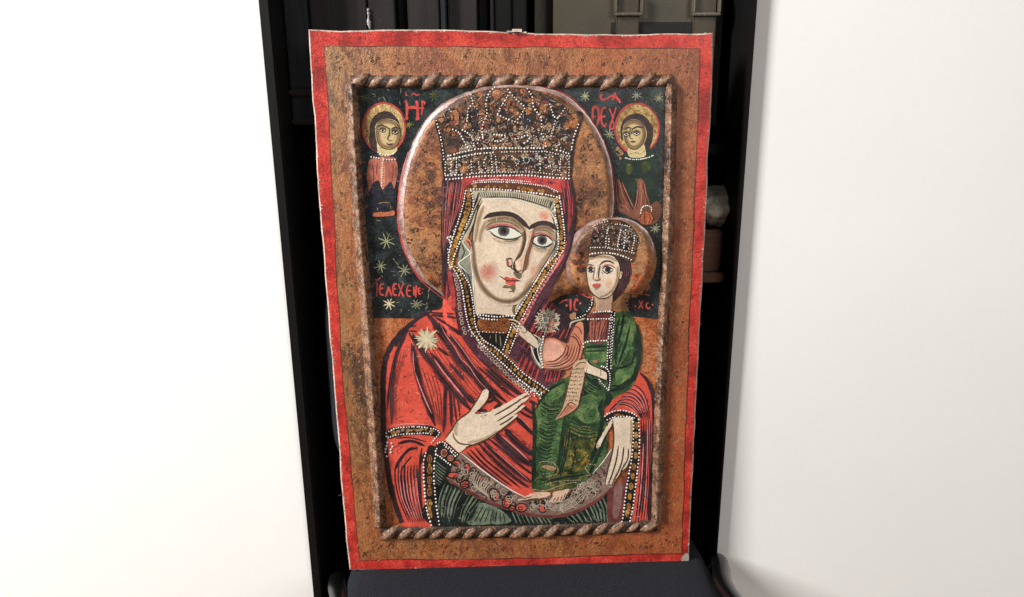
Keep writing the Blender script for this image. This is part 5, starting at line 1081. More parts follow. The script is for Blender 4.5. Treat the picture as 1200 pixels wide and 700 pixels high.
CG = fill('child_robe', [(660, 444), (648, 450), (637, 460), (629, 476), (626, 500), (625, 540), (624, 574), (645, 575), (672, 572), (690, 561), (704, 544), (712, 526), (711, 498), (708, 491), (710, 477), (721, 466), (738, 456), (747, 441), (750, 422), (748, 398), (744, 378), (736, 365), (724, 366), (712, 370), (690, 376), (684, 402), (684, 425), (676, 436)], 'green', 7.5, step=7, label='mottled green robe of the child')
fills('robe_light', [[(722, 376), (728, 372), (736, 372), (742, 385), (742, 400), (736, 412), (730, 424), (722, 430), (720, 425), (728, 405)], [(640, 462), (652, 452), (662, 450), (660, 462), (648, 470), (640, 474)], [(680, 466), (690, 462), (700, 466), (704, 480), (698, 494), (686, 496), (676, 486)], [(654, 498), (660, 494), (654, 530), (648, 552), (640, 560), (644, 530)], [(688, 408), (710, 408), (709, 424), (690, 420)], [(722, 436), (742, 432), (738, 446), (724, 452)], [(632, 482), (640, 480), (642, 500), (634, 520), (630, 500)]], 'greenlt', 8, CG, step=0)
fills('robe_moss', [[(664, 505), (690, 500), (705, 508), (702, 528), (690, 545), (672, 556), (660, 548)], [(640, 560), (655, 550), (680, 556), (676, 568), (646, 570)]], 'greenmoss', 7.95, CG, step=0)
fd = [(s, random.uniform(.9, 1.7)) for s in between([(634, 471), (645, 477), (656, 476)], [(630, 560), (637, 563), (643, 560)], 21)]
fd += [(s, random.uniform(1, 2.2)) for s in between([(668, 489), (685, 498), (704, 497)], [(664, 506), (684, 514), (700, 512)], 5)] + [(s, random.uniform(1, 2)) for s in between([(660, 494), (656, 530), (650, 558)], [(668, 500), (664, 530), (656, 560)], 4)]
fd += [([(624, 470), (626.5, 500), (625.5, 540), (625, 574)], 3.5), ([(731, 368), (728, 388), (722, 408), (722, 428)], 2.6), ([(738, 382), (734, 400), (728, 418), (724, 430)], 2), ([(726, 372), (722, 390), (720, 410)], 2), ([(746, 380), (749, 400), (748, 425), (742, 443), (730, 453), (714, 459)], 4.2), ([(720, 432), (732, 430), (744, 424)], 1.8), ([(660, 448), (645, 456), (634, 468), (628, 480)], 2.4), ([(716, 452), (726, 452), (738, 444)], 1.6), ([(686, 407), (710, 406)], 2), ([(686, 412), (710, 411)], 1.4), ([(700, 444), (690, 456), (676, 462)], 8), ([(684, 440), (695, 450), (705, 456)], 5), ([(706, 468), (703, 480), (706, 490), (700, 520), (690, 545)], 4), ([(710, 460), (714, 466), (708, 476)], 6), ([(712, 500), (706, 520), (698, 540), (690, 556)], 3), ([(668, 505), (674, 530), (668, 555)], 1.6), ([(640, 565), (660, 560), (690, 556)], 2), ([(744, 392), (746, 410), (740, 425)], 2.4)]
lines('green_fold', [(p_, w_ * 1.25) for p_, w_ in fd], 'greendk', 8.5, CG)
lines('green_light_line', [(s, .7) for s in between([(634, 474), (644, 480), (656, 479)], [(630, 556), (636, 560), (642, 557)], 18)] + [(s, .7) for s in between([(684, 442), (692, 450), (702, 456)], [(684, 455), (690, 460), (698, 462)], 4)] + [(s, .8) for s in between([(670, 496), (686, 503), (702, 501)], [(668, 504), (684, 511), (700, 509)], 3)] + [([(688, 404), (708, 403)], 1.0), ([(690, 410.5), (709, 409.5)], .9)], 'greenlt', 8.9, CG)
lines('gold_hatch', squiggles([(665, 508), (700, 512), (690, 545), (665, 556)], 26, 3, .4) + [([(690, 532), (680, 545)], 1.2), ([(688, 538), (676, 552)], 1.2)], 'goldtrim', 8.5, CG, w=.9)
# robe hem
hm_ = [[(632, 546), (634, 542), (641, 541), (649, 543), (654, 550), (652, 556), (646, 558)], [(632, 546), (631, 553), (635, 558), (628, 562), (625, 568), (630, 572), (640, 573)], [(624, 574), (640, 575), (655, 570), (670, 566), (676, 566)], [(645, 575), (660, 572), (675, 570)], [(640, 569), (650, 565), (665, 563.5), (680, 563)], [(692, 557), (688, 552), (686, 548), (690, 545), (697, 545), (702, 549)], [(680, 562), (684, 558), (692, 557)]]
lines('hem_line', hm_, 'greenmoss', 9, CG, w=2.0); fill('hem_curl', [(634, 547), (642, 545), (652, 549), (648, 552), (640, 550)], 'tan', 9, CG, step=0)
pearls('hem_pearl', hm_[:1] + hm_[2:3] + hm_[4:6], 1.9, .6, 9.6, CG, 'pearldim')
# feet
F1 = fill('child_foot', [(613, 584), (617, 581), (622, 578.5), (632, 576.5), (643, 577), (645, 580), (640, 583), (630, 584), (622, 584.5), (616, 586.5), (607, 587), (607, 585.5)], 'skin2', 9, step=0); F2 = fill('child_foot', [(648, 577), (658, 575), (667, 573), (664, 580), (662, 584), (659.5, 585), (658, 588.5), (655.5, 588), (653, 589.5), (651, 588.5), (648, 590), (645.5, 589), (643, 588), (644, 585), (648, 582)], 'skin2', 9, step=0)
lines('toe_line', [[(612, 585), (618, 583.5), (624, 582)], [(608, 587.2), (620, 586), (635, 585), (644, 583.5)]], 'flesh_line', 9.5, F1, w=1.1); lines('toe_line', [[(651, 583), (648, 588)], [(655, 582), (652, 588)], [(659, 581), (656.5, 587.5)], [(663, 578), (660.5, 584)], [(647, 577), (646.5, 582), (642, 588)]], 'wine', 9.5, F2, w=1.0)
# chest
CT = fill('child_tunic', [(691, 368), (716, 366), (715, 384), (712, 400), (690, 402), (688, 386)], 'wine', 8.3, step=0); fills('tunic_light', [[(691, 378), (700, 377), (697, 396), (692, 398)], [(702, 377), (711, 377), (703, 397), (698, 398)]], 'saintpink', 8.7, CT, step=0)
lines('tunic_fold', [[(694, 376), (693.5, 400)], [(698, 376), (696, 399)], [(704, 376), (700, 399)], [(710, 376), (703, 396)], [(713, 378), (709, 398)]], 'plum', 9, CT, w=1.1)
pearls('pearl_trim', [[(696, 366.5), (704, 365.5), (715.5, 365.3)], [(689, 374.5), (700, 374), (714, 374)], [(684, 407), (684.5, 403), (690, 400.5), (700, 399.8), (711, 399.5)]], 3.0, 1.05, 9.6, CT)
TB = fill('child_robe_border', hull_strip([(716, 366), (714.5, 380), (712, 400), (711.5, 418), (711, 434)], [(721, 365), (720, 380), (718, 400), (716.5, 418), (716, 434)]), 'black', 9.1, step=0)
pearls('pearl_trim', [[(717, 366), (715, 380), (713, 400), (712, 418), (711.5, 433)], [(720.5, 367), (719.5, 382), (717.8, 400), (716.5, 418), (716, 432)], [(718, 372), (716, 398), (714.5, 420)]], 3.2, .9, 9.7, TB, 'pearl')
# blessing sleeve
SL = fill('salmon_sleeve', [(680, 377), (672, 383), (667, 394), (664, 402), (652, 397), (642, 395), (637, 403), (635.5, 418), (636, 430), (644, 433.5), (658, 434), (670, 430), (679, 421), (683, 408), (684, 392), (683, 380)], 'salmon', 9.2, step=0, label='salmon sleeve of the blessing arm')
fill('sleeve_highlight', [(641, 398), (652, 400), (660, 406), (660, 416), (650, 423), (639, 424), (637, 410)], 'salmonlt', 9.6, SL, step=0)
lines('sleeve_fold', [(s, random.uniform(.9, 1.6)) for s in between([(640, 424), (650, 423), (660, 415), (664, 404)], [(638, 432), (656, 432.5), (674, 424), (681, 402)], 6)] + [([(664, 403), (666, 410), (664, 418)], 1), ([(672, 383), (678, 384), (682, 392)], 1.2), ([(668, 394), (674, 396), (679, 405), (679, 414)], 1.4), ([(672, 390), (679, 398), (682, 406)], .9), ([(636, 396), (650, 396), (664, 402), (668, 392), (674, 381)], 1.4)], 'wine', 10, SL)
lines('sleeve_light_line', [(s, 1.0) for s in between([(640, 426), (652, 424.5), (661, 418)], [(640, 431), (656, 430.5), (670, 424)], 3)], 'salmonlt', 10.3, SL)
CFc = fill('grey_cuff', [(621, 403), (626, 404), (632, 396), (637, 399), (635.5, 412), (635.5, 432), (629, 428), (624, 418)], 'scarf', 9.4, step=0)
fill('cuff_hollow', [(626, 408), (630, 404), (632, 416), (632, 425), (627, 418)], 'black', 9.8, CFc, step=0); lines('cuff_edge', [[(622, 404), (625, 415), (630, 425), (635, 431)], [(633, 402), (630, 408), (631, 416), (634, 425)], [(625, 392), (630, 395), (635, 399)]], 'white', 10.1, CFc, w=1.1)
pearls('pearl_trim', [[(637, 395), (636.5, 400), (634.5, 406), (634, 414), (635, 422), (636, 431)]], 3.4, 1.1, 10.4, CFc)
BH_ = fill('blessing_hand', [(604, 383), (608, 381.5), (613, 382.5), (617, 386.5), (622, 391), (630, 400), (629, 408), (620, 402), (611, 395), (607.5, 391.5), (609, 388.5)], 'skin', 10.2, step=0, closed_step=1.5)
lines('finger', [([(596, 374.5), (602, 375.2), (607, 377.5), (612, 381)], 1.5), ([(599, 378), (603, 380), (606, 383)], 1.2), ([(601, 382), (604, 386), (608, 389)], 1.8)], 'skin', 10.4, BH_)
lines('hand_outline', [([(597, 376.5), (603, 378), (609, 381)], .8), ([(604, 384), (609, 383.5), (611, 386.5)], .8), ([(611, 387.5), (613.5, 390.5), (617, 388.5), (616, 385.5)], .8), ([(607, 392), (613, 397.5), (621, 404), (629, 409)], 1.3), ([(613, 381.5), (619, 386.5), (626, 394), (631, 400)], 1.1)], 'flesh_line', 10.9, BH_)
# rosette
RO = fill('rosette', [(642 + (14.5 if k % 2 else 12.2) * math.cos(k * math.pi / 14), 376.5 + (14.5 if k % 2 else 12.2) * math.sin(k * math.pi / 14)) for k in range(28)], 'cream', 9.5, step=0, closed_step=1.2, label='cream rosette with dark rings on the hood')
lines('rosette_ray', star((642, 376.5), 15.5, 22, .1), 'white', 9.4, RO, w=1.0)
rp = [(638, 370), (643.5, 369.5), (649, 371), (634, 376), (639, 375), (645, 375.5), (631, 381), (636, 381), (641.5, 381), (647, 380.5), (637, 386), (643, 386), (649, 385), (640, 364.5), (646, 365), (635, 366), (651, 376), (633, 371)]
lines('rosette_circle', [ring(c, 1.7, 8) for c in rp], 'black', 10, RO, w=.9); fills('rosette_stain', blobs([(643, 376), (652, 374), (650, 388), (640, 390)], 9, 1, 2.6), 'liplight', 9.8, RO, step=0, closed_step=1.5, skirt=0)
dots('rosette_dot', rp[::2], .7, 'black', 10, RO, kind=None)
# collar flap strokes right of the rosette
lines('child_collar', [([(668, 384), (669, 379), (674, 376.5), (682, 374.5), (686, 373)], 1.8)], 'cream', 9.6, SL)
lines('child_collar_dark', [([(677, 372), (686, 368), (692, 360), (695, 352)], 5)], 'black', 8.9, SL); pearls('pearl_trim', [[(675, 373.5), (682, 371), (686, 369)], [(688, 365), (692, 361), (694, 355), (694.5, 349)]], 3.0, .95, 9.6, SL)
lines('red_ray', [([(677, 341.5), (684, 345.5), (692, 349.5)], 2.4), ([(655, 356), (660, 353), (666, 351)], 1.8), ([(762, 335), (756, 343)], 1.4)], 'letter', 7, H2L); fill('gold_knot', [(668, 368), (674, 366), (675, 372), (671, 375), (668, 373)], 'tan', 9.4, SL, step=0)
fill('shadow_gap', [(682, 376), (690, 372), (691, 384), (687, 398), (683, 400), (684, 386)], 'black', 8.6, SL, step=0)
# scroll and hand
SR = fill('scroll', [(672, 428), (675, 424), (686, 421), (690, 427), (686, 434), (683.5, 448), (680, 463), (676.5, 477), (668, 484), (658, 490), (651, 492), (652, 489), (659, 478), (663.5, 462), (667, 444), (669.5, 432)], 'scroll', 10, step=0, label='pale hanging scroll with dark handwritten rows')
V, Fs = [], []
for r in range(9):
    y = 432.5 + r * 4.6; xl = 669.5 - (y - 432) * .17; xr = 684.5 - (y - 432) * .17
    x = xl
    while x < xr - .8:
        s = [(x, y + random.uniform(-1.2, 1.2)), (x + random.uniform(.1, .9), y + random.uniform(-1.4, 1.4)), (x + random.uniform(.2, 1.5), y + random.uniform(-1.4, 1.4))]
        ribbon(V, Fs, s, random.uniform(.6, 1.1), 10.7); x += random.uniform(1.2, 1.9)
link('scroll_writing', mesh('scroll_writing', V, Fs), M['black'], SR)
lines('scroll_outline', [([(671, 430), (667, 446), (663, 464), (658, 480), (651, 491)], 1.0), ([(689, 428), (684.5, 447), (680.5, 464), (677, 477), (665, 486), (652, 492)], 1.2), ([(664, 473), (668, 477), (671, 480)], 1), ([(676, 476), (668, 472), (660, 482), (654, 490)], 1.2), ([(674, 430), (680, 425), (687, 425)], 1.0)], 'wine', 10.7, SR); fill('scroll_stain', [(668, 474), (675, 477), (667, 483), (657, 488), (661, 481)], 'salmon', 10.4, SR, step=0)
CHh = fill('child_hand', [(684, 419.5), (688, 422), (692, 427), (700, 430.5), (706, 433), (711.5, 437.5), (711, 445), (704, 442.5), (696, 440), (687, 437.5), (685.5, 433), (688, 427)], 'skin', 10.6, step=0)
lines('hand_outline', [([(684, 419.5), (689, 424), (692, 427.5), (700, 431), (707, 434), (711.5, 438), (711, 446)], 1.2), ([(685, 437), (696, 440.5), (710, 446)], 1.4), ([(704, 433), (704, 441)], .7)], 'black', 11.1, CHh); fill('sleeve_knot', circle((697, 424), 3.2, 9, 1.8), 'salmon', 9, CHh, step=0)
lines('cuff_dark', [([(705, 431), (713, 437), (714, 448), (713, 456)], 3), ([(702, 444), (708, 452), (713, 458)], 2)], 'black', 9.6, CHh); pearls('pearl_trim', [[(705, 429.5), (711, 432), (714.5, 438), (715, 448), (713.5, 457)], [(702, 445), (707, 451), (713, 457.5)]], 2.7, .95, 10.2, CHh, 'pearl')
# child's head
HR = fill('child_hair', [(690, 303), (700, 299), (720, 299), (736, 304), (740, 314), (738, 328), (732, 340), (724, 349), (717, 354), (722, 335), (726, 318), (722, 305)], 'hair', 7.3, step=3)
lines('hair_strand', between([(738, 308), (738, 326), (728, 346)], [(728, 308), (729, 325), (722, 346)], 5), 'plumveil', 7.8, HR, w=.9)
fill('child_neck', [(697, 346), (716, 343), (717, 356), (714, 365), (699, 366), (698.5, 356)], 'skin2', 7.9, step=3)
CFa = fill('child_face', [(690, 306), (693, 301.5), (704, 300), (716, 301.5), (724, 307), (726, 318), (724, 330), (719, 341), (711, 348), (704, 349.5), (697, 346.5), (691, 339), (688, 328), (687, 315)], 'skin', 8.6, step=3, closed_step=2, label='small pale face of the crowned child')
soft('jaw_shadow', [[(724, 312), (723, 328), (717.5, 340), (710, 346.5), (703, 347.5)], [(690, 304), (700, 301), (714, 302), (723, 307)]], 5, SKC, (160, 130, 96), 8.8, CFa, 4)
softspot('cheek_blush', (714, 332), 6, 8, SKC, (216, 168, 130), 8.75, CFa, 4)
lines('jaw_line', [([(724, 318), (722.5, 331), (717.5, 341), (710, 347.5), (703, 348.5)], 2.4), ([(690, 304), (700, 300.5), (714, 301.5), (723, 307)], 2.2)], 'olivemid', 9.1, CFa); lines('face_outline', [([(690, 306), (687.2, 316), (688, 328), (691, 339.5), (697.5, 347), (704, 350), (712, 348.5), (720, 341), (724.5, 330), (726.3, 318)], 1.2)], 'flesh_line', 9.3, CFa)
fill('child_ear', [(725.5, 321), (728, 318), (729.5, 321), (728.5, 326), (725, 327)], 'skin2', 8.8, CFa, step=0, closed_step=1.5); lines('ear_line', [[(727, 320), (729, 322), (728, 326.5), (725, 327.5)]], 'flesh_line', 9.3, CFa, w=.8)
fills('cheek_blush', [circle((714, 334), 4, 10)], M['blush'][0], 8.9, CFa, step=0, skirt=0)
for c, rx, ry in (((692.3, 316.3), 4, 2.9), ((712, 316), 6, 4)):
    e = fill('eye', circle(c, rx, 12, ry), 'eye', 9.2, CFa, step=0, closed_step=1.2); fill('iris', circle(c, ry * .85, 10), 'irisin', 9.6, e, step=0, closed_step=1); fill('pupil', circle(c, ry * .42, 8), 'pupil', 9.9, e, step=0, closed_step=.8)
lines('lash_line', [([(688.5, 315.5), (692, 313), (696, 315.5)], 1.1), ([(688.5, 317), (692, 319.4), (696, 317.5)], .9), ([(705.5, 315.5), (711, 312), (718.5, 316)], 1.3), ([(705.5, 316.5), (711, 320.4), (718.5, 317)], 1.2), ([(705, 319), (707, 321.5)], .8)], 'black', 10.2, CFa)
lines('eyelid', [([(705.5, 313), (711, 310.4), (717, 311.5), (721, 314.5)], 1.4), ([(689, 312), (694.5, 312.5)], 1.1)], 'lid', 10.2, CFa)
lines('eyebrow', [([(703, 310.5), (707, 307), (713, 306), (720, 309)], 1.7), ([(688.5, 310), (695.5, 311)], 1.4), ([(703, 311), (701.5, 320), (701.5, 326), (703.5, 328)], 1.2)], 'brow', 10.3, CFa)
lines('nose_light', [([(697.5, 309), (699.5, 311), (699, 318), (697.5, 324), (696.5, 327)], 1.8), ([(699.5, 311), (702.5, 309.3)], 1)], 'white', 10.4, CFa); lines('nose_base', [([(696, 328.3), (699.5, 328.8), (704, 327.5)], 1.6), ([(696.5, 312), (695.8, 320), (694.8, 328)], .9)], 'olive', 10.4, CFa); fill('nose_tip', [(696, 326), (700, 323), (704, 325.5), (702, 327.5), (697.5, 327.8)], 'skin2', 9.6, CFa, step=0, closed_step=1.2)
lines('mouth', [([(694.5, 334), (699, 333), (704, 333.5)], 1.6), ([(694.5, 336.3), (699, 336.8), (703, 335.8)], 1.8)], 'lip', 10.3, CFa); lines('mouth_line', [([(693.5, 334.8), (699, 335), (704.5, 334.6)], .7), ([(696, 339), (701, 338.5)], .8)], 'wine', 10.7, CFa)
C2 = fill('child_crown', [(691, 301), (693, 280), (696, 266), (705, 260), (718, 257), (732, 260), (743, 269), (748, 280), (746, 292), (741, 308), (728, 302), (710, 298)], 'crown', 9.4, step=2.6, label='domed dark crown of the child with pearl rows')
cp2 = [(694, 288), (697, 268), (718, 260), (740, 268), (745, 282), (742, 296), (715, 289)]
fills('crown_leaf_dark', blobs(cp2, 34, 1, 2.8), 'black', 9.9, C2, kind='stuff', step=0, closed_step=1.6); fills('crown_leaf', blobs(cp2, 16, .8, 1.8), 'wine', 10.1, C2, kind='stuff', step=0, closed_step=1.6); lines('crown_filigree', squiggles(cp2, 40, 3, 1.4), 'pearldim', 10.2, C2, w=.6, kind='stuff')
pearls('crown_pearl', [[(691.5, 298.3), (700, 297), (712, 296.6), (722, 298), (730, 300.5), (740, 304.5)]], 3.3, 1.1, 10.6, C2)
pearls('crown_pearl', [[(692, 290.5), (702, 290.3), (712, 291), (722, 292.5), (732, 294), (743, 297)], [(710, 289), (711, 277), (713, 268)], [(713, 290), (714, 280)], [(724, 289), (725.5, 279), (728, 270)], [(731, 291), (732.5, 282), (733, 270)], [(741, 294), (743, 284), (744, 276)], [(721, 263), (728, 263.5), (738, 266)], [(695, 266), (703, 262), (712, 259.5)], [(729, 286), (734, 283)]], 2.9, .85, 10.6, C2)
dots('crown_pearl', np.concatenate([rand_in(cp2, 46), rand_in([(738, 268), (752, 270), (756, 284), (746, 296), (744, 280)], 16)]), .7, 'pearldim', 10.5, C2)

# ================================================================== ICON: the two small saints
def saint(cx, cy, flip, hal, name):
    S = fill('saint_halo', circle((cx, cy), hal[0], 20, hal[1]), 'sainthalo', 4.6, step=0, label=name)
    lines('saint_halo_ring', [ring((cx, cy), hal[0], 24, hal[1])], 'rimred', 5.2, S, w=2.2, taper=(1, 1)); dots('halo_speck', rand_in(circle((cx, cy), hal[0] - 3, 16, hal[1] - 3), 36), .6, 'black', 5.0, S)
    return S
S1 = saint(450, 150, 1, (25, 29), 'speckled ochre halo of the saint in a salmon tunic')
fill('saint_hair', [(434, 172), (433, 158), (434, 145), (440, 135), (450, 130.5), (460, 133.5), (467, 142), (469.5, 154), (466, 150), (458, 141), (447, 143), (441, 150), (441, 164), (443, 178)], 'hair', 5.4, step=0)
fill('saint_mantle', [(428, 200), (432, 188), (440, 181), (450, 178), (462, 180), (466, 186), (464, 220), (461, 250), (430, 252), (427, 225)], 'navy', 4.9, step=0)
fill('saint_neck', [(443, 165), (464, 168), (462, 181), (445, 182)], 'saintskin', 5.6, step=0)
def sface(pts, L, layer, eyes, nose, mouth, brows, name):
    f = fill('saint_face', pts, 'saintskin', layer, step=0, closed_step=1.6, label=name)
    sp = spline(pts, 3, True); cc = sp.mean(0); sp2 = cc + (sp - cc) * .86
    soft('face_shade', [list(map(tuple, np.r_[sp2, sp2[:1]]))], 6.5, (198, 176, 126), (128, 100, 66), layer + .2, f, 4, smooth=False, taper=(1, 1))
    fill('face_light', list(map(tuple, cc + (spline(pts, 5, True) - cc) * .56)), tone((206, 184, 134)), layer + 1.0, f, step=0, skirt=0)
    lines('face_outline', [(list(map(tuple, np.r_[sp, sp[:1]])), 1.3)], 'flesh_line', layer + .9, f)
    soft('eye_shade', [[(c[0] - 4.5, c[1] - 1.2), (c[0], c[1] - 3.4), (c[0] + 4.5, c[1] - 1)] for c in eyes], 4.5, (190, 164, 116), (112, 84, 58), layer + 1.1, f, 3)
    layer += 1.4
    for c in eyes:
        e = fill('eye', circle(c, 3.2, 10, 1.9), 'eye', layer + .5, f, step=0, closed_step=1); fill('pupil', circle(c, 1.4, 8), 'pupil', layer + .8, e, step=0, closed_step=.8)
        lines('lash_line', [([(c[0] - 4, c[1] + .2), (c[0], c[1] - 2.2), (c[0] + 4, c[1] + .4)], 1.1), ([(c[0] - 3.6, c[1] + .6), (c[0], c[1] + 2.4), (c[0] + 3.6, c[1] + .6)], .9)], 'black', layer + 1, f)
    lines('eyebrow', [(b, 1.5) for b in brows], 'brow', layer + 1, f); lines('nose_line', [(b, 1.2) for b in nose], 'flesh_line', layer + 1, f); lines('mouth', [(mouth, 1.6)], 'wine', layer + 1, f); return f
sface([(441, 150), (445, 143), (453, 140.5), (462, 142.5), (468, 150), (469, 160), (466, 169), (459, 174.5), (450, 174), (443, 167)], 1, 6.2, [(448.5, 152.8), (463, 155)], [[(456.5, 150), (456, 158), (454, 163), (457, 165), (459, 164)], [(459, 150.5), (459.5, 158)]], [(452.5, 168.5), (457, 169.5), (460, 168)], [[(442, 149), (447, 146.8), (453, 149), (456, 152)], [(459, 151), (463, 149.5), (468, 151.5)]], 'narrow face of the saint in the salmon tunic')
T1 = fill('saint_tunic', [(432, 190), (438, 185), (446, 184), (458, 184), (464, 188), (466, 202), (464, 214), (461, 222), (456, 215), (452, 219), (446, 219), (442, 212), (436, 216), (432, 224), (430, 206)], 'saintpink', 5.6, step=0, label='salmon tunic with a pearl placket')
lines('tunic_fold', [[(436, 192), (438, 205), (437, 214)], [(442, 190), (441, 206)], [(461, 192), (460, 206), (459, 214)], [(464, 194), (464, 210)]], 'wine', 6.1, T1, w=1); fill('placket', [(446, 186), (451, 186), (451, 217), (449, 222), (446, 218)], 'salmon', 6.1, T1, step=0)
pearls('pearl_trim', [[(449.5, 188), (448, 200), (447.8, 218)], [(435, 184), (440, 185), (444, 186)], [(450, 186.5), (456, 187.5), (463, 187)], [(443, 179), (449, 182), (456, 182), (461, 180)]], 3, .95, 6.9, T1)
AP = fill('saint_apron', [(436, 220), (440, 213), (444, 211.5), (446, 219), (450, 223), (453, 219), (457, 213), (461, 220), (462, 240), (461, 252), (434, 251), (434, 235)], 'navy', 6.3, step=0); lines('apron_ornament', [[(443, 239), (449, 237.5), (457, 238)], [(442, 243), (443, 247)], [(458, 240), (458, 246)]], 'tan', 6.9, AP, w=1); fills('orange_strip', [[(438, 250), (445, 248.5), (453, 249), (461, 246.5), (462, 252), (455, 253.5), (438, 254)]], 'orange', 6.9, AP, step=0, closed_step=1.5)
lines('mantle_light', squiggles([(429, 190), (433, 190), (433, 245), (428, 245)], 12, 6, .3), 'mauve', 5.4, AP, w=1.2)
S2 = saint(746.5, 151, -1, (25.5, 29.5), 'speckled ochre halo of the saint in a green robe')
fill('saint_hair', [(728, 164), (727.5, 150), (731, 140), (740, 134), (750, 133.5), (759, 140), (765, 152), (764, 166), (759, 177), (753, 178), (755, 164), (755, 150), (745, 142), (735, 144), (731, 152), (731, 164)], 'hair', 5.4, step=0)
fill('saint_neck', [(737, 172), (753, 168), (756, 183), (738, 184)], 'saintskin', 5.7, step=0)
G2 = fill('saint_robe', [(726, 200), (727, 190), (733, 183), (745, 180), (760, 174), (768, 180), (771, 192), (771, 220), (768, 245), (740, 246), (728, 240), (726, 225)], 'greendk', 5.5, step=0, label='dark green robe of the small saint')
fills('robe_patch', [[(736, 192), (742, 196), (738, 205), (733, 200)], [(752, 192), (760, 190), (762, 198), (754, 204)], [(745, 210), (752, 212), (748, 222)]], 'greenmoss', 6.0, G2, step=0); pearls('pearl_trim', [[(733, 185.5), (740, 187), (750, 187), (760, 185), (765.5, 182.5)]], 2.2, .9, 6.6, G2); pearls('collar_pearl', [[(738, 180), (744, 178.5), (750, 180), (755, 176.5)]], 2.0, .8, 6.6, G2, 'pearldim')
sface([(731, 150), (735, 143.5), (743, 141), (752, 145), (756, 155), (755, 164), (751, 171), (744, 175), (737, 172.5), (732, 163)], 1, 6.2, [(733.8, 157.5), (746, 156.5)], [[(738.5, 150), (738, 158), (738.5, 162), (742, 163)], [(741, 150), (740, 158)]], [(738.5, 166.5), (742, 166), (745, 166.5)], [[(731, 152), (736, 149.5), (740, 150.5)], [(741, 151.5), (746, 148.8), (753, 149.5)]], 'narrow face of the saint in the green robe')
DR = fill('saint_drape', [(722, 214), (725, 209), (728, 216), (734, 232), (742, 246), (748, 235), (747, 214), (749, 209.5), (753, 211), (757, 222), (762, 240), (768, 236), (774, 240), (775, 252), (768, 262), (758, 263), (742, 256), (730, 250), (724, 246), (722, 230)], 'brownfold', 6.2, step=0, label='brown folds over the lap of the small saint')
lines('drape_line', [[(726, 212), (729, 226), (736, 242)], [(729, 214), (736, 230), (743, 245)], [(750, 212), (752, 228), (750, 245)], [(755, 215), (757, 232), (756, 246)], [(747, 222), (746, 236), (742, 248)], [(726, 240), (734, 243), (738, 250)]], 'saintpink', 6.8, DR, w=1.3); lines('drape_dark', [[(724, 214), (725, 230), (730, 246)], [(732, 216), (740, 232)], [(753, 214), (756, 228), (759, 240)], [(745, 224), (744, 238)]], 'black', 6.8, DR, w=1.1)
OR_ = fill('orange_cushion', circle((757, 256), 8, 12, 7.5), 'orange', 6.9, step=0); lines('cushion_rib', [[(752, 250), (750, 256), (753, 262)], [(756, 249), (755, 257), (757, 263)], [(760, 249), (762, 256), (760, 262)], [(764, 250), (766, 256), (763, 261)]], 'umber', 7.4, OR_, w=1.0); fills('cushion_side', [circle((744, 253), 5, 9, 4), circle((770, 250), 4, 9, 7)], 'brownfold', 6.7, OR_, step=0)
pearls('pearl_trim', [[(751, 250), (753, 243), (758, 241.5), (763, 243), (763.5, 248)]], 2.3, .9, 7.6, OR_)
fills('gilt_leaf_ornament', blobs([(718, 172), (722, 168), (730, 178), (733, 183), (724, 190), (720, 186)], 8, 1, 2.6), 'tan', 5.0, G2, step=0, closed_step=1.6)

# ================================================================== ICON: wear on the painted figures
def scratches(name, poly, n, size, mat, layer, parent, w=.55):
    lines(name, squiggles(poly, n, size, .5), mat, layer, parent, w=w, kind='stuff', jit=.4)
RBP = [(470, 400), (505, 372), (540, 400), (600, 455), (575, 475), (545, 480), (530, 500), (460, 498), (455, 440)]
lines('fold_hairline', [(q, random.uniform(.4, .8)) for q in between([(486, 400), (500, 425), (520, 452), (545, 480)], [(514, 385), (535, 412), (560, 445), (582, 470)], 9, False) + between([(460, 420), (456, 460), (457, 496)], [(480, 405), (466, 450), (465, 496)], 5, False) + between([(488, 430), (500, 465), (512, 498)], [(512, 440), (518, 465), (518, 500)], 5, False) + between([(552, 408), (585, 440), (618, 466)], [(548, 416), (575, 445), (600, 470)], 4) + between([(556, 526), (590, 556), (618, 576)], [(600, 500), (615, 515), (627, 524)], 9, False)], 'wine', 6.9, ROBE, kind='stuff')
scratches('paint_scratch', RBP, 60, 4, 'wine', 7.0, ROBE); scratches('paint_scratch', RBP, 22, 4, 'salmonlt', 7.0, ROBE, .5)
scratches('paint_scratch', [(462, 520), (495, 520), (498, 612), (472, 612), (458, 560)], 40, 5, 'wine', 7.1, ROBE)
scratches('paint_scratch', [(560, 520), (625, 500), (626, 572), (600, 570)], 36, 4, 'wine', 7.0, ROBE)
scratches('paint_scratch', [(712, 480), (742, 452), (762, 470), (764, 600), (746, 600), (752, 495)], 40, 4, 'plum', 7.7, RR)
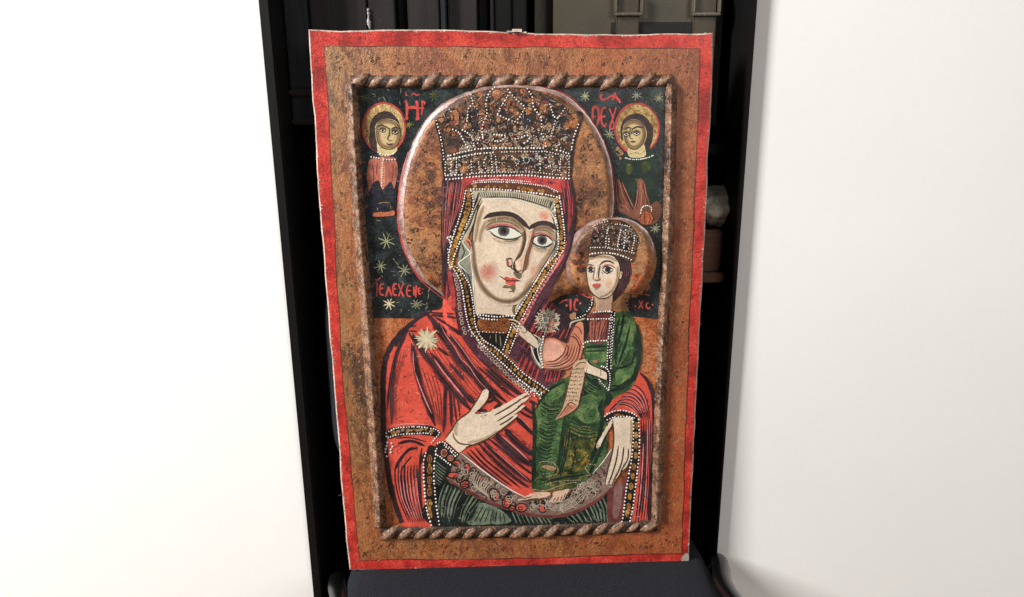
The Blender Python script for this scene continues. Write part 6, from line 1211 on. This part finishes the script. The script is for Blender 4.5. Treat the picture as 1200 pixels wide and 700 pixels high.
GRP = [(630, 480), (660, 448), (745, 430), (745, 385), (722, 375), (714, 440), (705, 460), (705, 530), (680, 566), (628, 570)]
scratches('paint_scratch', GRP, 130, 3.5, 'greendk', 9.0, CG, .7); scratches('paint_scratch', GRP, 70, 3, 'greenmoss', 9.0, CG, .7); scratches('paint_scratch', GRP, 40, 2.5, 'scarf', 9.0, CG, .45)
scratches('paint_scratch', [(520, 215), (545, 215), (530, 262), (522, 300)], 30, 6, 'mauve', 8.6, HD, .6)
scratches('paint_scratch', [(436, 105), (470, 105), (465, 240), (500, 330), (500, 368), (438, 368)], 50, 3, 'scarf', 4.3, LG, .5)
scratches('paint_scratch', [(690, 105), (780, 105), (775, 250), (760, 256), (720, 200)], 36, 3, 'scarf', 4.3, LG, .5)
scratches('paint_scratch', [(515, 575), (560, 580), (640, 602), (700, 590), (712, 612), (520, 614)], 50, 4, 'scarf', 6.8, US, .6)
scratches('gold_fleck', [(384, 58), (816, 60), (814, 84), (390, 84)], 150, 3, 'goldtrim', 3.2, ICON, .7); scratches('gold_fleck', [(425, 636), (795, 630), (796, 646), (424, 652)], 130, 3, 'goldtrim', 3.2, ICON, .7)
scratches('gold_fleck', [(796, 90), (818, 90), (798, 640), (782, 640)], 120, 3, 'tan', 3.2, ICON, .7); scratches('gold_fleck', [(384, 90), (402, 90), (440, 640), (420, 640)], 110, 3, 'tan', 3.2, ICON, .6)
scratches('leaf_crack', [(384, 58), (816, 60), (814, 84), (390, 84)], 70, 4, 'umber', 3.1, ICON, .7); scratches('leaf_crack', [(425, 636), (795, 630), (796, 646), (424, 652)], 70, 4, 'umber', 3.1, ICON, .7)
scratches('edge_scuff', [(366, 38), (832, 42), (830, 54), (370, 52)], 40, 4, 'wine', 1.3, ICON, .7); scratches('edge_scuff', [(366, 60), (380, 60), (418, 650), (404, 650)], 46, 4, 'wine', 1.3, ICON, .7); scratches('edge_scuff', [(832, 60), (822, 60), (801, 645), (808, 645)], 40, 4, 'wine', 1.3, ICON, .7)
